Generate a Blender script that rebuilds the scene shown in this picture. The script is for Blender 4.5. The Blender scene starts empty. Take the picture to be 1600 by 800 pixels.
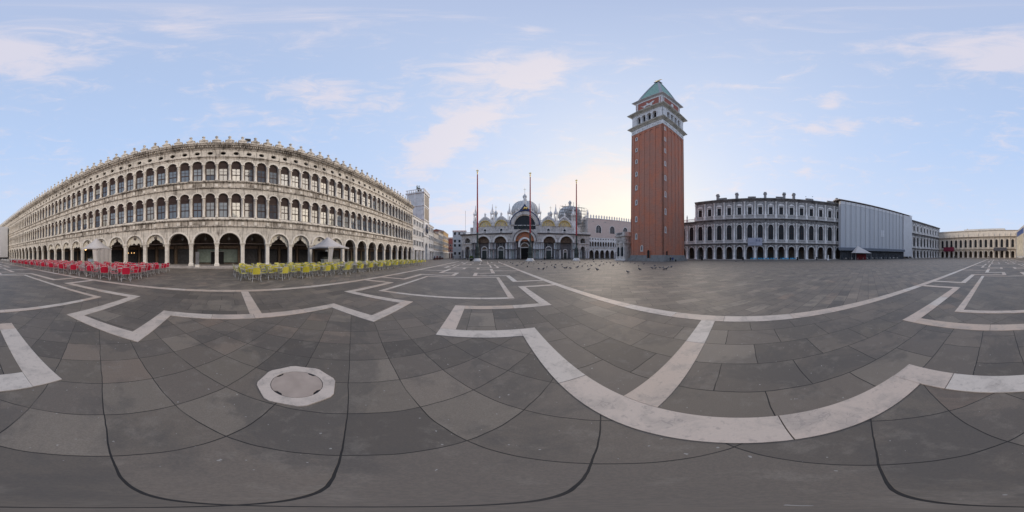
import bpy, bmesh, math, random
from math import sin, cos, tan, pi, radians as R
random.seed(7)
SC = bpy.context.scene
COL = SC.collection

# ---------------------------------------------------------------- camera
cd = bpy.data.cameras.new('camera')
cam = bpy.data.objects.new('camera', cd); COL.objects.link(cam)
cd.type = 'PANO'
cd.panorama_type = 'EQUIRECTANGULAR'
cam.location = (0, 0, 1.5); cam.rotation_euler = (R(90), 0, 0)
cd.clip_start = 0.05; cd.clip_end = 5000
SC.camera = cam
SC.render.engine = 'CYCLES'
SC.cycles.max_bounces = 5; SC.cycles.diffuse_bounces = 3; SC.cycles.glossy_bounces = 2
SC.cycles.use_denoising = True
SC.cycles.caustics_reflective = False; SC.cycles.caustics_refractive = False
SC.view_settings.view_transform = 'Standard'; SC.view_settings.look = 'None'
SC.view_settings.exposure = 0.13; SC.view_settings.gamma = 1.0

def s2l(c):
    return tuple((v/255/12.92 if v/255 <= .04045 else ((v/255+.055)/1.055)**2.4) for v in c)

# ---------------------------------------------------------------- node helpers
class NT:
    def __init__(s, nt): s.nt = nt; s.n = nt.nodes; s.l = nt.links
    def new(s, t, **k):
        n = s.n.new(t)
        for a, b in k.items(): setattr(n, a, b)
        return n
    def put(s, node, idx, v):
        if v is None: return
        if hasattr(v, 'is_output') or isinstance(v, bpy.types.NodeSocket): s.l.new(v, node.inputs[idx])
        else: node.inputs[idx].default_value = v
    def m(s, op, a, b=None, c=None, clamp=False):
        n = s.new('ShaderNodeMath', operation=op, use_clamp=clamp)
        s.put(n, 0, a); s.put(n, 1, b); s.put(n, 2, c)
        return n.outputs[0]
    def noise(s, vec, scale, detail=3, rough=.55, dist=0):
        n = s.new('ShaderNodeTexNoise'); s.put(n, 'Vector', vec); n.inputs['Scale'].default_value = scale
        n.inputs['Detail'].default_value = detail; n.inputs['Roughness'].default_value = rough; n.inputs['Distortion'].default_value = dist
        return n.outputs['Fac']
    def ramp(s, f, pts, interp='LINEAR'):
        n = s.new('ShaderNodeValToRGB'); s.put(n, 0, f); e = n.color_ramp.elements; n.color_ramp.interpolation = interp
        while len(e) < len(pts): e.new(.5)
        for i, (p, c) in enumerate(pts):
            e[i].position = p; e[i].color = (c if not isinstance(c, (int, float)) else (c, c, c)) + (1,) if not isinstance(c, (int, float)) else (c, c, c, 1)
        return n.outputs[0]
    def mix(s, f, a, b, blend='MIX'):
        n = s.new('ShaderNodeMix', data_type='RGBA', blend_type=blend)
        s.put(n, 0, f)
        s.put(n, 6, a if not isinstance(a, tuple) else a[:3]+(1,)); s.put(n, 7, b if not isinstance(b, tuple) else b[:3]+(1,))
        return n.outputs[2]
    def mapping(s, v, sc=(1, 1, 1), rot=(0, 0, 0), loc=(0, 0, 0)):
        n = s.new('ShaderNodeMapping'); s.put(n, 0, v); n.inputs[1].default_value = loc; n.inputs[2].default_value = rot; n.inputs[3].default_value = sc
        return n.outputs[0]
    def smooth(s, v, a, b):
        n = s.new('ShaderNodeMapRange', interpolation_type='SMOOTHSTEP'); s.put(n, 0, v); n.inputs[1].default_value = a; n.inputs[2].default_value = b
        return n.outputs[0]

# ---------------------------------------------------------------- world: early morning sky with thin cloud
SUN_AZ, SUN_EL = 42.0, 14.0      # azimuth clockwise from +Y
world = bpy.data.worlds.new('World'); SC.world = world; world.use_nodes = True
world.cycles.sampling_method = 'MANUAL'; world.cycles.sample_map_resolution = 512
W = NT(world.node_tree); W.n.clear()
tc = W.new('ShaderNodeTexCoord').outputs['Generated']
sp = W.new('ShaderNodeSeparateXYZ'); W.l.new(tc, sp.inputs[0])
X, Y, Z = sp.outputs
AZ = W.m('MULTIPLY', W.m('ARCTAN2', X, Y), 57.29578)
EL = W.m('MULTIPLY', W.m('ARCSINE', Z), 57.29578)
ELn = W.m('DIVIDE', EL, 90.0, clamp=True)
base = W.ramp(ELn, [(0.0, s2l((203, 211, 228))), (.14, s2l((193, 210, 237))), (.42, s2l((176, 199, 234))), (.75, s2l((166, 187, 222))), (1.0, s2l((161, 179, 214)))])
def glow(az, el, width):
    a, e = R(az), R(el); d = (sin(a)*cos(e), cos(a)*cos(e), sin(e))
    n = W.new('ShaderNodeVectorMath', operation='DOT_PRODUCT'); W.l.new(tc, n.inputs[0]); n.inputs[1].default_value = d
    ang = W.m('ARCCOSINE', n.outputs['Value'])
    q = W.m('DIVIDE', ang, R(width))
    return W.m('POWER', 2.71828, W.m('MULTIPLY', W.m('MULTIPLY', q, q), -1))
base = W.mix(W.m('MULTIPLY', glow(42, 4, 66), .72), base, s2l((230, 232, 242)))
base = W.mix(W.m('MULTIPLY', glow(36, 6, 27), .80), base, s2l((252, 240, 212)))
wisp = W.noise(W.mapping(tc, (1, 1, 3.0)), 7.5, 8, .66, .6)
wisp2 = W.noise(W.mapping(tc, (1, 1, 2.2), loc=(3, 1, 0)), 2.2, 5, .55, .5)
# clouds: photo-measured direction (azimuth, elevation), half sizes in degrees, tilt, weight
BL = [(42, 90, 60, 28, -4, .85), (90, 140, 30, 14, -20, .3), (300, 52, 75, 12, -4, .75), (522, 148, 42, 24, -12, .8), (575, 168, 32, 12, 5, .7), (335, 150, 12, 48, 24, .35),
      (775, 112, 85, 22, 8, 1.15), (850, 110, 42, 12, 6, 1.0), (740, 185, 88, 20, 30, 1.25), (672, 243, 56, 24, 48, 1.1), (835, 48, 32, 7, 0, .8),
      (700, 175, 30, 16, 0, .5), (1295, 160, 20, 13, 20, .95), (1270, 200, 18, 8, 0, .9), (1320, 200, 24, 11, 5, 1.0), (1420, 193, 16, 16, -30, .55), (1260, 270, 18, 12, 0, .7),
      (1530, 82, 90, 20, -5, 1.0), (1560, 105, 60, 14, 0, .8), (1160, 135, 50, 4, -2, .6), (930, 285, 70, 28, 20, .9), (905, 300, 50, 18, 0, .6), (720, 330, 70, 26, 0, .6), (980, 308, 30, 9, -20, -.5), (700, 335, 60, 12, 0, .5), (30, 300, 40, 10, 0, .3), (560, 30, 160, 8, 0, .3), (1240, 250, 110, 6, 0, .4)]
tot = None
for (px, py, rx, ry, rot, amp) in BL:
    a = (px-800)*.225; e = (400-py)*.225; t = R(rot); ce = 1.0
    d = W.m('SUBTRACT', W.m('MODULO', W.m('ADD', AZ, 720+180-a), 360), 180)
    f = W.m('SUBTRACT', EL, e)
    u = W.m('ADD', W.m('MULTIPLY', d, cos(t)/(rx*.225)), W.m('MULTIPLY', f, sin(t)/(rx*.225)))
    v = W.m('ADD', W.m('MULTIPLY', d, -sin(t)/(ry*.225)), W.m('MULTIPLY', f, cos(t)/(ry*.225)))
    q = W.m('ADD', W.m('MULTIPLY', u, u), W.m('MULTIPLY', v, v))
    g = W.m('MULTIPLY', W.m('POWER', 2.71828, W.m('MULTIPLY', q, -.8)), amp)
    tot = g if tot is None else W.m('ADD', tot, g)
nz = W.m('ADD', W.m('MULTIPLY', wisp, .7), W.m('MULTIPLY', wisp2, .3))
cl = W.m('ADD', W.m('MULTIPLY', tot, .42), W.m('MULTIPLY', W.m('SUBTRACT', nz, .5), 1.9))
cl = W.smooth(cl, .0, .50)
cl = W.m('MULTIPLY', cl, W.smooth(EL, -2.0, 4.0))
ccol = W.mix(W.m('ADD', glow(38, 10, 60), 0.0, clamp=True), s2l((218, 212, 222)), s2l((246, 230, 222)))
sky = W.mix(W.m('MULTIPLY', cl, .72), base, ccol)
nish = W.new('ShaderNodeTexSky', sky_type='NISHITA'); nish.sun_disc = False
nish.sun_elevation = R(SUN_EL); nish.sun_rotation = R(SUN_AZ)
sky = W.mix(.04, W.mix(1.0, sky, (10, 10, 10), 'MULTIPLY'), nish.outputs[0])
bg = W.new('ShaderNodeBackground'); W.l.new(sky, bg.inputs[0]); bg.inputs[1].default_value = .105
wo = W.new('ShaderNodeOutputWorld'); W.l.new(bg.outputs[0], wo.inputs[0])

sl = bpy.data.lights.new('sun', 'SUN'); sun = bpy.data.objects.new('sun', sl); COL.objects.link(sun)
sl.energy = 2.3; sl.angle = R(50); sl.color = (1.0, .84, .66)
sa, se = R(SUN_AZ+8), R(28)
from mathutils import Vector
sun.rotation_euler = Vector((sin(sa)*cos(se), cos(sa)*cos(se), sin(se))).to_track_quat('Z', 'Y').to_euler()
sun.location = (60, 60, 60)

# ---------------------------------------------------------------- materials
MATS = {}
def mat(name, fn):
    if name in MATS: return MATS[name]
    m = bpy.data.materials.new(name); m.use_nodes = True
    t = NT(m.node_tree); b = t.n['Principled BSDF']
    b.inputs['Roughness'].default_value = .8
    b.inputs['Specular IOR Level'].default_value = .3
    fn(t, b); MATS[name] = m
    return m
def pos(t): return t.new('ShaderNodeNewGeometry').outputs['Position']
def setc(t, b, c):
    t.put(b, 'Base Color', c if not isinstance(c, tuple) else c[:3]+(1,))
def bump(t, b, h, strength=.3, dist=.02):
    n = t.new('ShaderNodeBump'); n.inputs['Strength'].default_value = strength; n.inputs['Distance'].default_value = dist
    t.put(n, 'Height', h); t.l.new(n.outputs[0], b.inputs['Normal'])
def plain(name, c, rough=.7, var=.15, metal=0, spec=.3, scale=3.0):
    def f(t, b):
        p = pos(t); n = t.noise(p, scale, 4)
        col = t.mix(t.ramp(n, [(.3, 0.0), (.7, 1.0)]), tuple(v*(1-var) for v in c), tuple(min(1, v*(1+var)) for v in c))
        setc(t, b, col); b.inputs['Roughness'].default_value = rough; b.inputs['Metallic'].default_value = metal
        b.inputs['Specular IOR Level'].default_value = spec
    return mat(name, f)
def stone(name, light, dark, streak=.5, patch=.4, rows=0.0):
    """weathered stone: pale base, rain streaks running down, blotches of dirt, block joints"""
    def f(t, b):
        p = pos(t)
        st = t.noise(t.mapping(p, (2.6, 2.6, .35)), 1.6, 6, .65)
        pa = t.noise(t.mapping(p, (1, 1, 1.6)), .55, 5, .6)
        fi = t.noise(p, 9, 4, .6)
        m1 = t.m('MULTIPLY', t.smooth(st, .47, .68), streak)
        m2 = t.m('MULTIPLY', t.smooth(pa, .46, .66), patch)
        mm = t.m('ADD', m1, m2, clamp=True)
        mm = t.m('MULTIPLY', mm, t.m('ADD', t.m('MULTIPLY', fi, .9), .45), clamp=True)
        col = t.mix(mm, light, dark)
        col = t.mix(t.m('MULTIPLY', t.smooth(fi, .4, .7), .22), col, tuple(v*.72 for v in light))
        if rows:
            sx = t.new('ShaderNodeSeparateXYZ'); t.l.new(p, sx.inputs[0])
            fz = t.m('FRACT', t.m('DIVIDE', sx.outputs[2], rows))
            j = t.m('LESS_THAN', fz, .035)
            h = t.m('FLOOR', t.m('DIVIDE', sx.outputs[2], rows))
            q = t.m('ADD', t.m('ADD', sx.outputs[0], sx.outputs[1]), t.m('MULTIPLY', h, .47))
            bl = t.m('FLOOR', t.m('DIVIDE', q, rows*1.9))
            wn = t.new('ShaderNodeTexWhiteNoise', noise_dimensions='2D')
            cx = t.new('ShaderNodeCombineXYZ'); t.l.new(bl, cx.inputs[0]); t.l.new(h, cx.inputs[1]); t.l.new(cx.outputs[0], wn.inputs[0])
            col = t.mix(t.m('MULTIPLY', wn.outputs[0], .25), col, tuple(v*.6 for v in light))
            col = t.mix(t.m('MULTIPLY', j, .5), col, dark)
        setc(t, b, col); b.inputs['Roughness'].default_value = .85
        bump(t, b, fi, .35, .03)
    return mat(name, f)

NST = stone('pale_limestone', (.71, .665, .60), (.12, .10, .085), .85, .5, .42)
NSTP = stone('pale_limestone_clean', (.80, .76, .70), (.27, .24, .21), .35, .3)
NDK = stone('rain_stained_limestone', (.60, .55, .49), (.075, .06, .048), 1.3, .7)
SST = stone('shaded_grey_limestone', (.36, .355, .36), (.09, .09, .095), .6, .35)  # wall tone darkened to carry the shade between the bright columns
SCL = stone('pale_grey_limestone', (.86, .84, .83), (.26, .25, .24), .4, .3)
SDK = stone('sooty_limestone', (.28, .27, .27), (.05, .05, .052), 1.1, .7)
WST = stone('cream_limestone', (.66, .61, .55), (.26, .23, .20), .35, .25)
WDK = stone('cream_limestone_stained', (.46, .40, .34), (.13, .11, .09), .8, .4)
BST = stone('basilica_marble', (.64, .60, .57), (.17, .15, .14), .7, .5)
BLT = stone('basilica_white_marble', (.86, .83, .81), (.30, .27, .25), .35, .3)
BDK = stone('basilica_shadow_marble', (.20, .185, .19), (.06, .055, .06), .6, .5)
LEAD = stone('grey_lead', (.56, .56, .56), (.26, .26, .27), .5, .3)
PALP = stone('pink_white_brickwork', (.70, .56, .50), (.44, .36, .33), .25, .25)
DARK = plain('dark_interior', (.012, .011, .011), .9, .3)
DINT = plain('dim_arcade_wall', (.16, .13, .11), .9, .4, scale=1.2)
SHUT = plain('dark_metal_shutter', (.055, .055, .06), .5, .3)
FASC = plain('brown_fascia', (.22, .16, .12), .7, .3)
FRAME = plain('dark_brown_wood', (.055, .032, .028), .5, .3)
LUN = plain('brown_louvre', (.05, .032, .030), .7, .25, scale=12)
ALU = plain('brushed_aluminium', (.50, .50, .50), .4, .06, .3, .5)
DKMET = plain('dark_bronze', (.05, .062, .06), .5, .3, .5, .5)
BLACK = plain('black_paint', (.015, .015, .017), .5, .2)
CANV = plain('white_canvas', (.60, .57, .56), .9, .05)
GREYCAN = plain('grey_canvas', (.52, .50, .50), .9, .05)
REDROOF = plain('terracotta_tiles', (.28, .13, .09), .9, .3)
POLE = plain('crimson_paint', (.34, .02, .035), .45, .15)
GOLD = plain('gilded_metal', (.75, .52, .16), .35, .1, .7, .5)
GREENST = plain('bluish_panel', (.34, .40, .50), .6, .1)
def curtain(t, b):
    oi = t.new('ShaderNodeObjectInfo').outputs['Random']; gi = t.new('ShaderNodeNewGeometry').outputs['Random Per Island']
    r = t.m('FRACT', t.m('ADD', oi, gi))
    p = pos(t); f = t.noise(t.mapping(p, (6, 6, .5)), 1.5, 3)
    c = t.ramp(r, [(0, (.04, .05, .065)), (.3, (.12, .155, .20)), (.6, (.20, .24, .28)), (.85, (.30, .32, .33)), (1, (.42, .41, .35))])
    c = t.mix(t.m('MULTIPLY', t.smooth(f, .35, .7), .4), c, (.06, .07, .09))
    setc(t, b, c); b.inputs['Roughness'].default_value = .06; b.inputs['Specular IOR Level'].default_value = .9
    b.inputs['Coat Weight'].default_value = .6; b.inputs['Coat Roughness'].default_value = .03
GLASS = mat('curtained_glass', curtain)
def dglass(t, b):
    gi = t.new('ShaderNodeNewGeometry').outputs['Random Per Island']
    setc(t, b, t.ramp(gi, [(0, (.012, .016, .022)), (1, (.03, .036, .045))])); b.inputs['Roughness'].default_value = .25
    b.inputs['Specular IOR Level'].default_value = .18
DGL = mat('dark_glass', dglass)
def brickm(t, b):
    p = pos(t)
    hz = t.noise(t.mapping(p, (.7, .7, 4)), 1.5, 6, .75)
    vt = t.noise(t.mapping(p, (3, 3, .12)), 1.0, 4, .6)
    pa = t.noise(t.mapping(p, (1, 1, .6)), .28, 7, .7)
    c = t.mix(t.smooth(pa, .42, .58), (.58, .22, .135), (.46, .235, .175))
    c = t.mix(t.m('MULTIPLY', t.smooth(hz, .47, .58), .6), c, (.35, .17, .125))
    c = t.mix(t.m('MULTIPLY', t.smooth(vt, .5, .7), .3), c, (.46, .21, .14))
    fi = t.noise(t.mapping(p, (1, 1, 3)), 14, 3, .6)
    c = t.mix(t.m('MULTIPLY', fi, .28), c, (.22, .085, .06))
    setc(t, b, c); b.inputs['Roughness'].default_value = .9
    bump(t, b, fi, .4, .03)
BRICK = mat('red_brickwork', brickm)
def copper(t, b):
    p = pos(t); n = t.noise(t.mapping(p, (2, 2, .3)), 1.2, 4)
    setc(t, b, t.ramp(n, [(.3, (.16, .33, .28)), (.7, (.30, .48, .42))])); b.inputs['Roughness'].default_value = .6
COPPER = mat('green_copper', copper)
def mosaic(t, b):
    p = pos(t); v = t.new('ShaderNodeTexVoronoi'); t.l.new(t.mapping(p, (1, 1, .6)), v.inputs['Vector']); v.inputs['Scale'].default_value = 1.5
    n = t.noise(t.mapping(p, (1.6, 1.6, .8)), 1.5, 4, .6, .8)
    c = t.ramp(n, [(.30, (.16, .14, .20)), (.40, (.34, .22, .18)), (.46, (.58, .55, .52)), (.50, (.66, .46, .12)), (.60, (.74, .54, .18)), (.68, (.30, .34, .42)), (.78, (.60, .56, .52))])
    c = t.mix(.06, c, v.outputs['Color']); setc(t, b, c); b.inputs['Roughness'].default_value = .45
MOS = mat('gold_mosaic', mosaic)
def mosr(t, b):
    p = pos(t); n = t.noise(t.mapping(p, (1.4, 1.4, .8)), 1.6, 5, .7, 1.2)
    setc(t, b, t.ramp(n, [(.32, (.06, .06, .10)), (.44, (.34, .24, .20)), (.52, (.55, .15, .05)), (.66, (.62, .24, .08)), (.8, (.42, .40, .40))]))
    b.inputs['Roughness'].default_value = .5
MOSR = mat('red_gold_mosaic', mosr)
def mosd(t, b):
    p = pos(t); n = t.noise(t.mapping(p, (1.4, 1.4, .8)), 1.8, 5, .7, 1.2)
    setc(t, b, t.ramp(n, [(.32, (.04, .035, .04)), (.5, (.16, .11, .08)), (.66, (.24, .17, .12)), (.8, (.34, .30, .28))]))
MOSD = mat('dim_mosaic', mosd)
def fabric(t, b):
    p = pos(t); sx = t.new('ShaderNodeSeparateXYZ'); t.l.new(p, sx.inputs[0])
    q = t.m('ADD', t.m('MULTIPLY', sx.outputs[0], .04), t.m('MULTIPLY', sx.outputs[1], -.999))
    fr = t.m('FRACT', t.m('DIVIDE', q, 2.45)); j = t.m('LESS_THAN', fr, .03)
    fz = t.m('LESS_THAN', t.m('FRACT', t.m('DIVIDE', sx.outputs[2], 2.0)), .03)
    w = t.new('ShaderNodeTexWhiteNoise', noise_dimensions='1D'); t.l.new(t.m('FLOOR', t.m('DIVIDE', q, 2.45)), w.inputs['W'])
    n = t.noise(t.mapping(p, (1, 1, .3)), 1.0, 4)
    c = t.mix(w.outputs[0], (.50, .52, .56), (.56, .58, .61)); c = t.mix(t.m('MULTIPLY', n, .4), c, (.44, .46, .50))
    c = t.mix(t.m('MULTIPLY', j, .5), c, (.16, .18, .22)); c = t.mix(t.m('MULTIPLY', fz, .25), c, (.42, .46, .52))
    setc(t, b, c)
NETTING = mat('blue_grey_scaffold_netting', fabric)
SHEET = plain('white_sheeting', (.60, .61, .64), .8, .06, scale=.5)
def hedge(t, b):
    gi = t.new('ShaderNodeNewGeometry').outputs['Random Per Island']
    setc(t, b, t.ramp(gi, [(0, (.03, .06, .015)), (.6, (.08, .14, .03)), (1, (.20, .24, .05))]))
LEAF = mat('green_leaves', hedge)
def ylf(t, b):
    gi = t.new('ShaderNodeNewGeometry').outputs['Random Per Island']
    setc(t, b, t.ramp(gi, [(0, (.10, .14, .02)), (.6, (.26, .28, .04)), (1, (.40, .36, .06))]))
YLEAF = mat('yellow_green_leaves', ylf)
def weave(nm, c1, c2):
    def f(t, b):
        oi = t.new('ShaderNodeObjectInfo').outputs['Random']
        tcx = t.new('ShaderNodeTexCoord').outputs['Object']
        ch = t.new('ShaderNodeTexChecker'); t.l.new(tcx, ch.inputs[0]); ch.inputs['Scale'].default_value = 55
        c = t.mix(oi, c1, c2); c = t.mix(t.m('MULTIPLY', ch.outputs['Fac'], .25), c, tuple(v*.45 for v in c1))
        setc(t, b, c); b.inputs['Roughness'].default_value = .55
    return mat(nm, f)
REDW = weave('red_woven_plastic', (.46, .010, .04), (.60, .02, .07))
YELW = weave('yellow_woven_plastic', (.62, .55, .04), (.74, .68, .12))
BLUW = weave('blue_woven_plastic', (.03, .36, .66), (.08, .50, .78))
WHIW = weave('white_woven_plastic', (.50, .50, .50), (.62, .60, .58))

# ---------------------------------------------------------------- mesh helpers
class MB:
    def __init__(s): s.v = []; s.f = []; s.sm = []
    def add(s, vs, fs, smooth=False):
        k = len(s.v); s.v += vs; s.f += [tuple(i+k for i in f) for f in fs]; s.sm += [smooth]*len(fs); return s
    def box(s, x0, x1, y0, y1, z0, z1, taper=0):
        t = taper
        return s.add([(x0, y0, z0), (x1, y0, z0), (x1, y1, z0), (x0, y1, z0), (x0+t, y0+t, z1), (x1-t, y0+t, z1), (x1-t, y1-t, z1), (x0+t, y1-t, z1)],
                     [(0, 3, 2, 1), (4, 5, 6, 7), (0, 1, 5, 4), (1, 2, 6, 5), (2, 3, 7, 6), (3, 0, 4, 7)])
    def lathe(s, pr, cx=0, cy=0, n=12, a0=0, a1=360, smooth=True):
        full = abs(a1-a0) >= 359; m = n if full else n+1; vs = []
        for r, z in pr:
            for i in range(m):
                a = R(a0+(a1-a0)*i/n); vs.append((cx+r*cos(a), cy+r*sin(a), z))
        fs = []
        for j in range(len(pr)-1):
            for i in range(n):
                i2 = (i+1) % m
                fs.append((j*m+i, j*m+i2, (j+1)*m+i2, (j+1)*m+i))
        s.add(vs, fs, smooth)
        if full:
            if pr[-1][0] > .001: s.add([vs[(len(pr)-1)*m+i] for i in range(m)], [tuple(range(m))])
            if pr[0][0] > .001: s.add([vs[i] for i in range(m)], [tuple(reversed(range(m)))])
        return s
    def tube(s, pts, r, n=6, r2=None):
        pts = [Vector(p) for p in pts]; vs = []; L = len(pts)
        for i, p in enumerate(pts):
            d = (pts[min(i+1, L-1)]-pts[max(i-1, 0)]).normalized()
            a = d.cross(Vector((0, 0, 1)));
            if a.length < .05: a = d.cross(Vector((0, 1, 0)))
            a.normalize(); b = d.cross(a); rr = r if r2 is None else r+(r2-r)*i/(L-1)
            for k in range(n):
                t = 2*pi*k/n; vs.append(tuple(p+a*cos(t)*rr+b*sin(t)*rr))
        fs = [(i*n+k, i*n+(k+1) % n, (i+1)*n+(k+1) % n, (i+1)*n+k) for i in range(L-1) for k in range(n)]
        fs += [tuple(range(n)), tuple((L-1)*n+k for k in reversed(range(n)))]
        return s.add(vs, fs, True)
    def prof(s, x0, x1, pr):
        """extrude a (y, z) outline from x0 to x1"""
        n = len(pr)
        return s.add([(x0, y, z) for y, z in pr]+[(x1, y, z) for y, z in pr],
                     [(i, (i+1) % n, n+(i+1) % n, n+i) for i in range(n)]+[tuple(reversed(range(n))), tuple(range(n, 2*n))])
    def prismy(s, outline, y0, y1):
        """an (x, z) outline given a thickness from y0 to y1"""
        n = len(outline)
        return s.add([(x, y0, z) for x, z in outline]+[(x, y1, z) for x, z in outline],
                     [tuple(range(n)), tuple(reversed(range(n, 2*n)))]+[(i, n+i, n+(i+1) % n, (i+1) % n) for i in range(n)])
    def prismz(s, outline, z0, z1):
        n = len(outline)
        return s.add([(x, y, z0) for x, y in outline]+[(x, y, z1) for x, y in outline],
                     [tuple(reversed(range(n))), tuple(range(n, 2*n))]+[(i, (i+1) % n, n+(i+1) % n, n+i) for i in range(n)])
    def arch(s, x0, x1, z0, z1, y, c, hw, zs, zp, depth, n=12, rise=None, point=0):
        """wall panel with one arched opening and its reveals"""
        arc = arcpts(c, hw, zp, n, rise, point)
        Q = lambda a, b, c2, d: s.add([(p[0], y, p[1]) for p in (a, b, c2, d)], [(0, 1, 2, 3)])
        if c-hw > x0+1e-4: Q((x0, z0), (c-hw, z0), (c-hw, z1), (x0, z1))
        if c+hw < x1-1e-4: Q((c+hw, z0), (x1, z0), (x1, z1), (c+hw, z1))
        if zs > z0+1e-4: Q((c-hw, z0), (c+hw, z0), (c+hw, zs), (c-hw, zs))
        for a, b in zip(arc[:-1], arc[1:]): Q(a, b, (b[0], z1), (a[0], z1))
        path = [(c-hw, zs)]+arc+[(c+hw, zs)]
        for a, b in zip(path[:-1], path[1:]):
            if abs(a[0]-b[0])+abs(a[1]-b[1]) < 1e-5: continue
            s.add([(a[0], y, a[1]), (a[0], y+depth, a[1]), (b[0], y+depth, b[1]), (b[0], y, b[1])], [(0, 1, 2, 3)])
        if zs > z0+1e-4: s.add([(c-hw, y, zs), (c+hw, y, zs), (c+hw, y+depth, zs), (c-hw, y+depth, zs)], [(0, 1, 2, 3)])
        return s
    def rectwin(s, x0, x1, z0, z1, y, c, hw, zs, zt, depth):
        Q = lambda a, b, c2, d: s.add([(p[0], y, p[1]) for p in (a, b, c2, d)], [(0, 1, 2, 3)])
        Q((x0, z0), (c-hw, z0), (c-hw, z1), (x0, z1)); Q((c+hw, z0), (x1, z0), (x1, z1), (c+hw, z1))
        Q((c-hw, z0), (c+hw, z0), (c+hw, zs), (c-hw, zs)); Q((c-hw, zt), (c+hw, zt), (c+hw, z1), (c-hw, z1))
        for a, b in (((c-hw, zs), (c-hw, zt)), ((c-hw, zt), (c+hw, zt)), ((c+hw, zt), (c+hw, zs)), ((c+hw, zs), (c-hw, zs))):
            s.add([(a[0], y, a[1]), (a[0], y+depth, a[1]), (b[0], y+depth, b[1]), (b[0], y, b[1])], [(0, 1, 2, 3)])
        return s
    def circwin(s, x0, x1, z0, z1, y, c, zc, rx, rz, depth, n=16):
        pts = [(c+rx*cos(2*pi*i/n), zc+rz*sin(2*pi*i/n)) for i in range(n)]
        def outer(i):
            a = 2*pi*i/n; dx, dz = cos(a), sin(a)
            k = min(((x1-c) if dx > 0 else (c-x0))/max(abs(dx), 1e-6), ((z1-zc) if dz > 0 else (zc-z0))/max(abs(dz), 1e-6))
            return (c+dx*k, zc+dz*k)
        o = [outer(i) for i in range(n)]
        corners = [(x1, z1), (x0, z1), (x0, z0), (x1, z0)]
        for i in range(n):
            j = (i+1) % n; poly = [pts[i], o[i]]
            for cnr in corners:
                a1 = math.atan2(o[i][1]-zc, o[i][0]-c) % (2*pi); a2 = math.atan2(o[j][1]-zc, o[j][0]-c) % (2*pi)
                if a2 < a1: a2 += 2*pi
                ac = math.atan2(cnr[1]-zc, cnr[0]-c) % (2*pi)
                if a1+1e-4 < ac < a2-1e-4: poly.append(cnr)
            poly += [o[j], pts[j]]
            s.add([(q[0], y, q[1]) for q in poly], [tuple(range(len(poly)))])
            s.add([(pts[i][0], y, pts[i][1]), (pts[i][0], y+depth, pts[i][1]), (pts[j][0], y+depth, pts[j][1]), (pts[j][0], y, pts[j][1])], [(0, 1, 2, 3)])
        return s
    def ring(s, c, zp, hw, w, y0, y1, n=12, rise=None, point=0, legs=0):
        """raised moulding round an arch"""
        a = arcpts(c, hw, zp, n, rise, point); b = arcpts(c, hw+w, zp, n, (rise+w) if rise else None, point)
        if legs: a = [(c-hw, zp-legs)]+a+[(c+hw, zp-legs)]; b = [(c-hw-w, zp-legs)]+b+[(c+hw+w, zp-legs)]
        for i in range(len(a)-1):
            p, q, r_, t = a[i], a[i+1], b[i+1], b[i]
            vs = [(u[0], y0, u[1]) for u in (p, q, r_, t)]+[(u[0], y1, u[1]) for u in (p, q, r_, t)]
            s.add(vs, [(0, 1, 2, 3), (7, 6, 5, 4), (0, 4, 5, 1), (3, 2, 6, 7)])
            if i == 0: s.add(vs, [(0, 3, 7, 4)])
            if i == len(a)-2: s.add(vs, [(1, 5, 6, 2)])
        return s
    def fan(s, c, zp, hw, y, zs=None, n=12, rise=None, point=0):
        a = arcpts(c, hw, zp, n, rise, point)
        if zs is not None and zs < zp: a = [(c-hw, zs)]+a+[(c+hw, zs)]
        return s.add([(p[0], y, p[1]) for p in a], [tuple(range(len(a)))])
    def merge(s, o, dx=0, dy=0, dz=0):
        k = len(s.v); s.v += [(x+dx, y+dy, z+dz) for x, y, z in o.v]; s.f += [tuple(i+k for i in f) for f in o.f]; s.sm += o.sm; return s
    def rotz(s, a):
        c, q = cos(a), sin(a); s.v = [(x*c-y*q, x*q+y*c, z) for x, y, z in s.v]; return s
    def scaled(s, k): s.v = [(x*k, y*k, z*k) for x, y, z in s.v]; return s
    def mesh(s, name):
        me = bpy.data.meshes.new(name); me.from_pydata(s.v, [], s.f)
        me.polygons.foreach_set('use_smooth', s.sm); me.update(); me.validate(); return me
def arcpts(c, hw, zp, n=12, rise=None, point=0):
    if point:
        out = []; rise = rise or hw*1.3; h = n//2
        r = (hw*hw+rise*rise)/(2*hw); t1 = math.asin(min(1, rise/r))
        for i in range(h+1):
            t = t1*i/h; out.append((c-hw+r-r*cos(t), zp+r*sin(t)))
        return out+[(2*c-x, z) for x, z in reversed(out[:-1])]
    rise = rise or hw
    return [(c-hw*cos(pi*i/n), zp+rise*sin(pi*i/n)) for i in range(n+1)]

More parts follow.
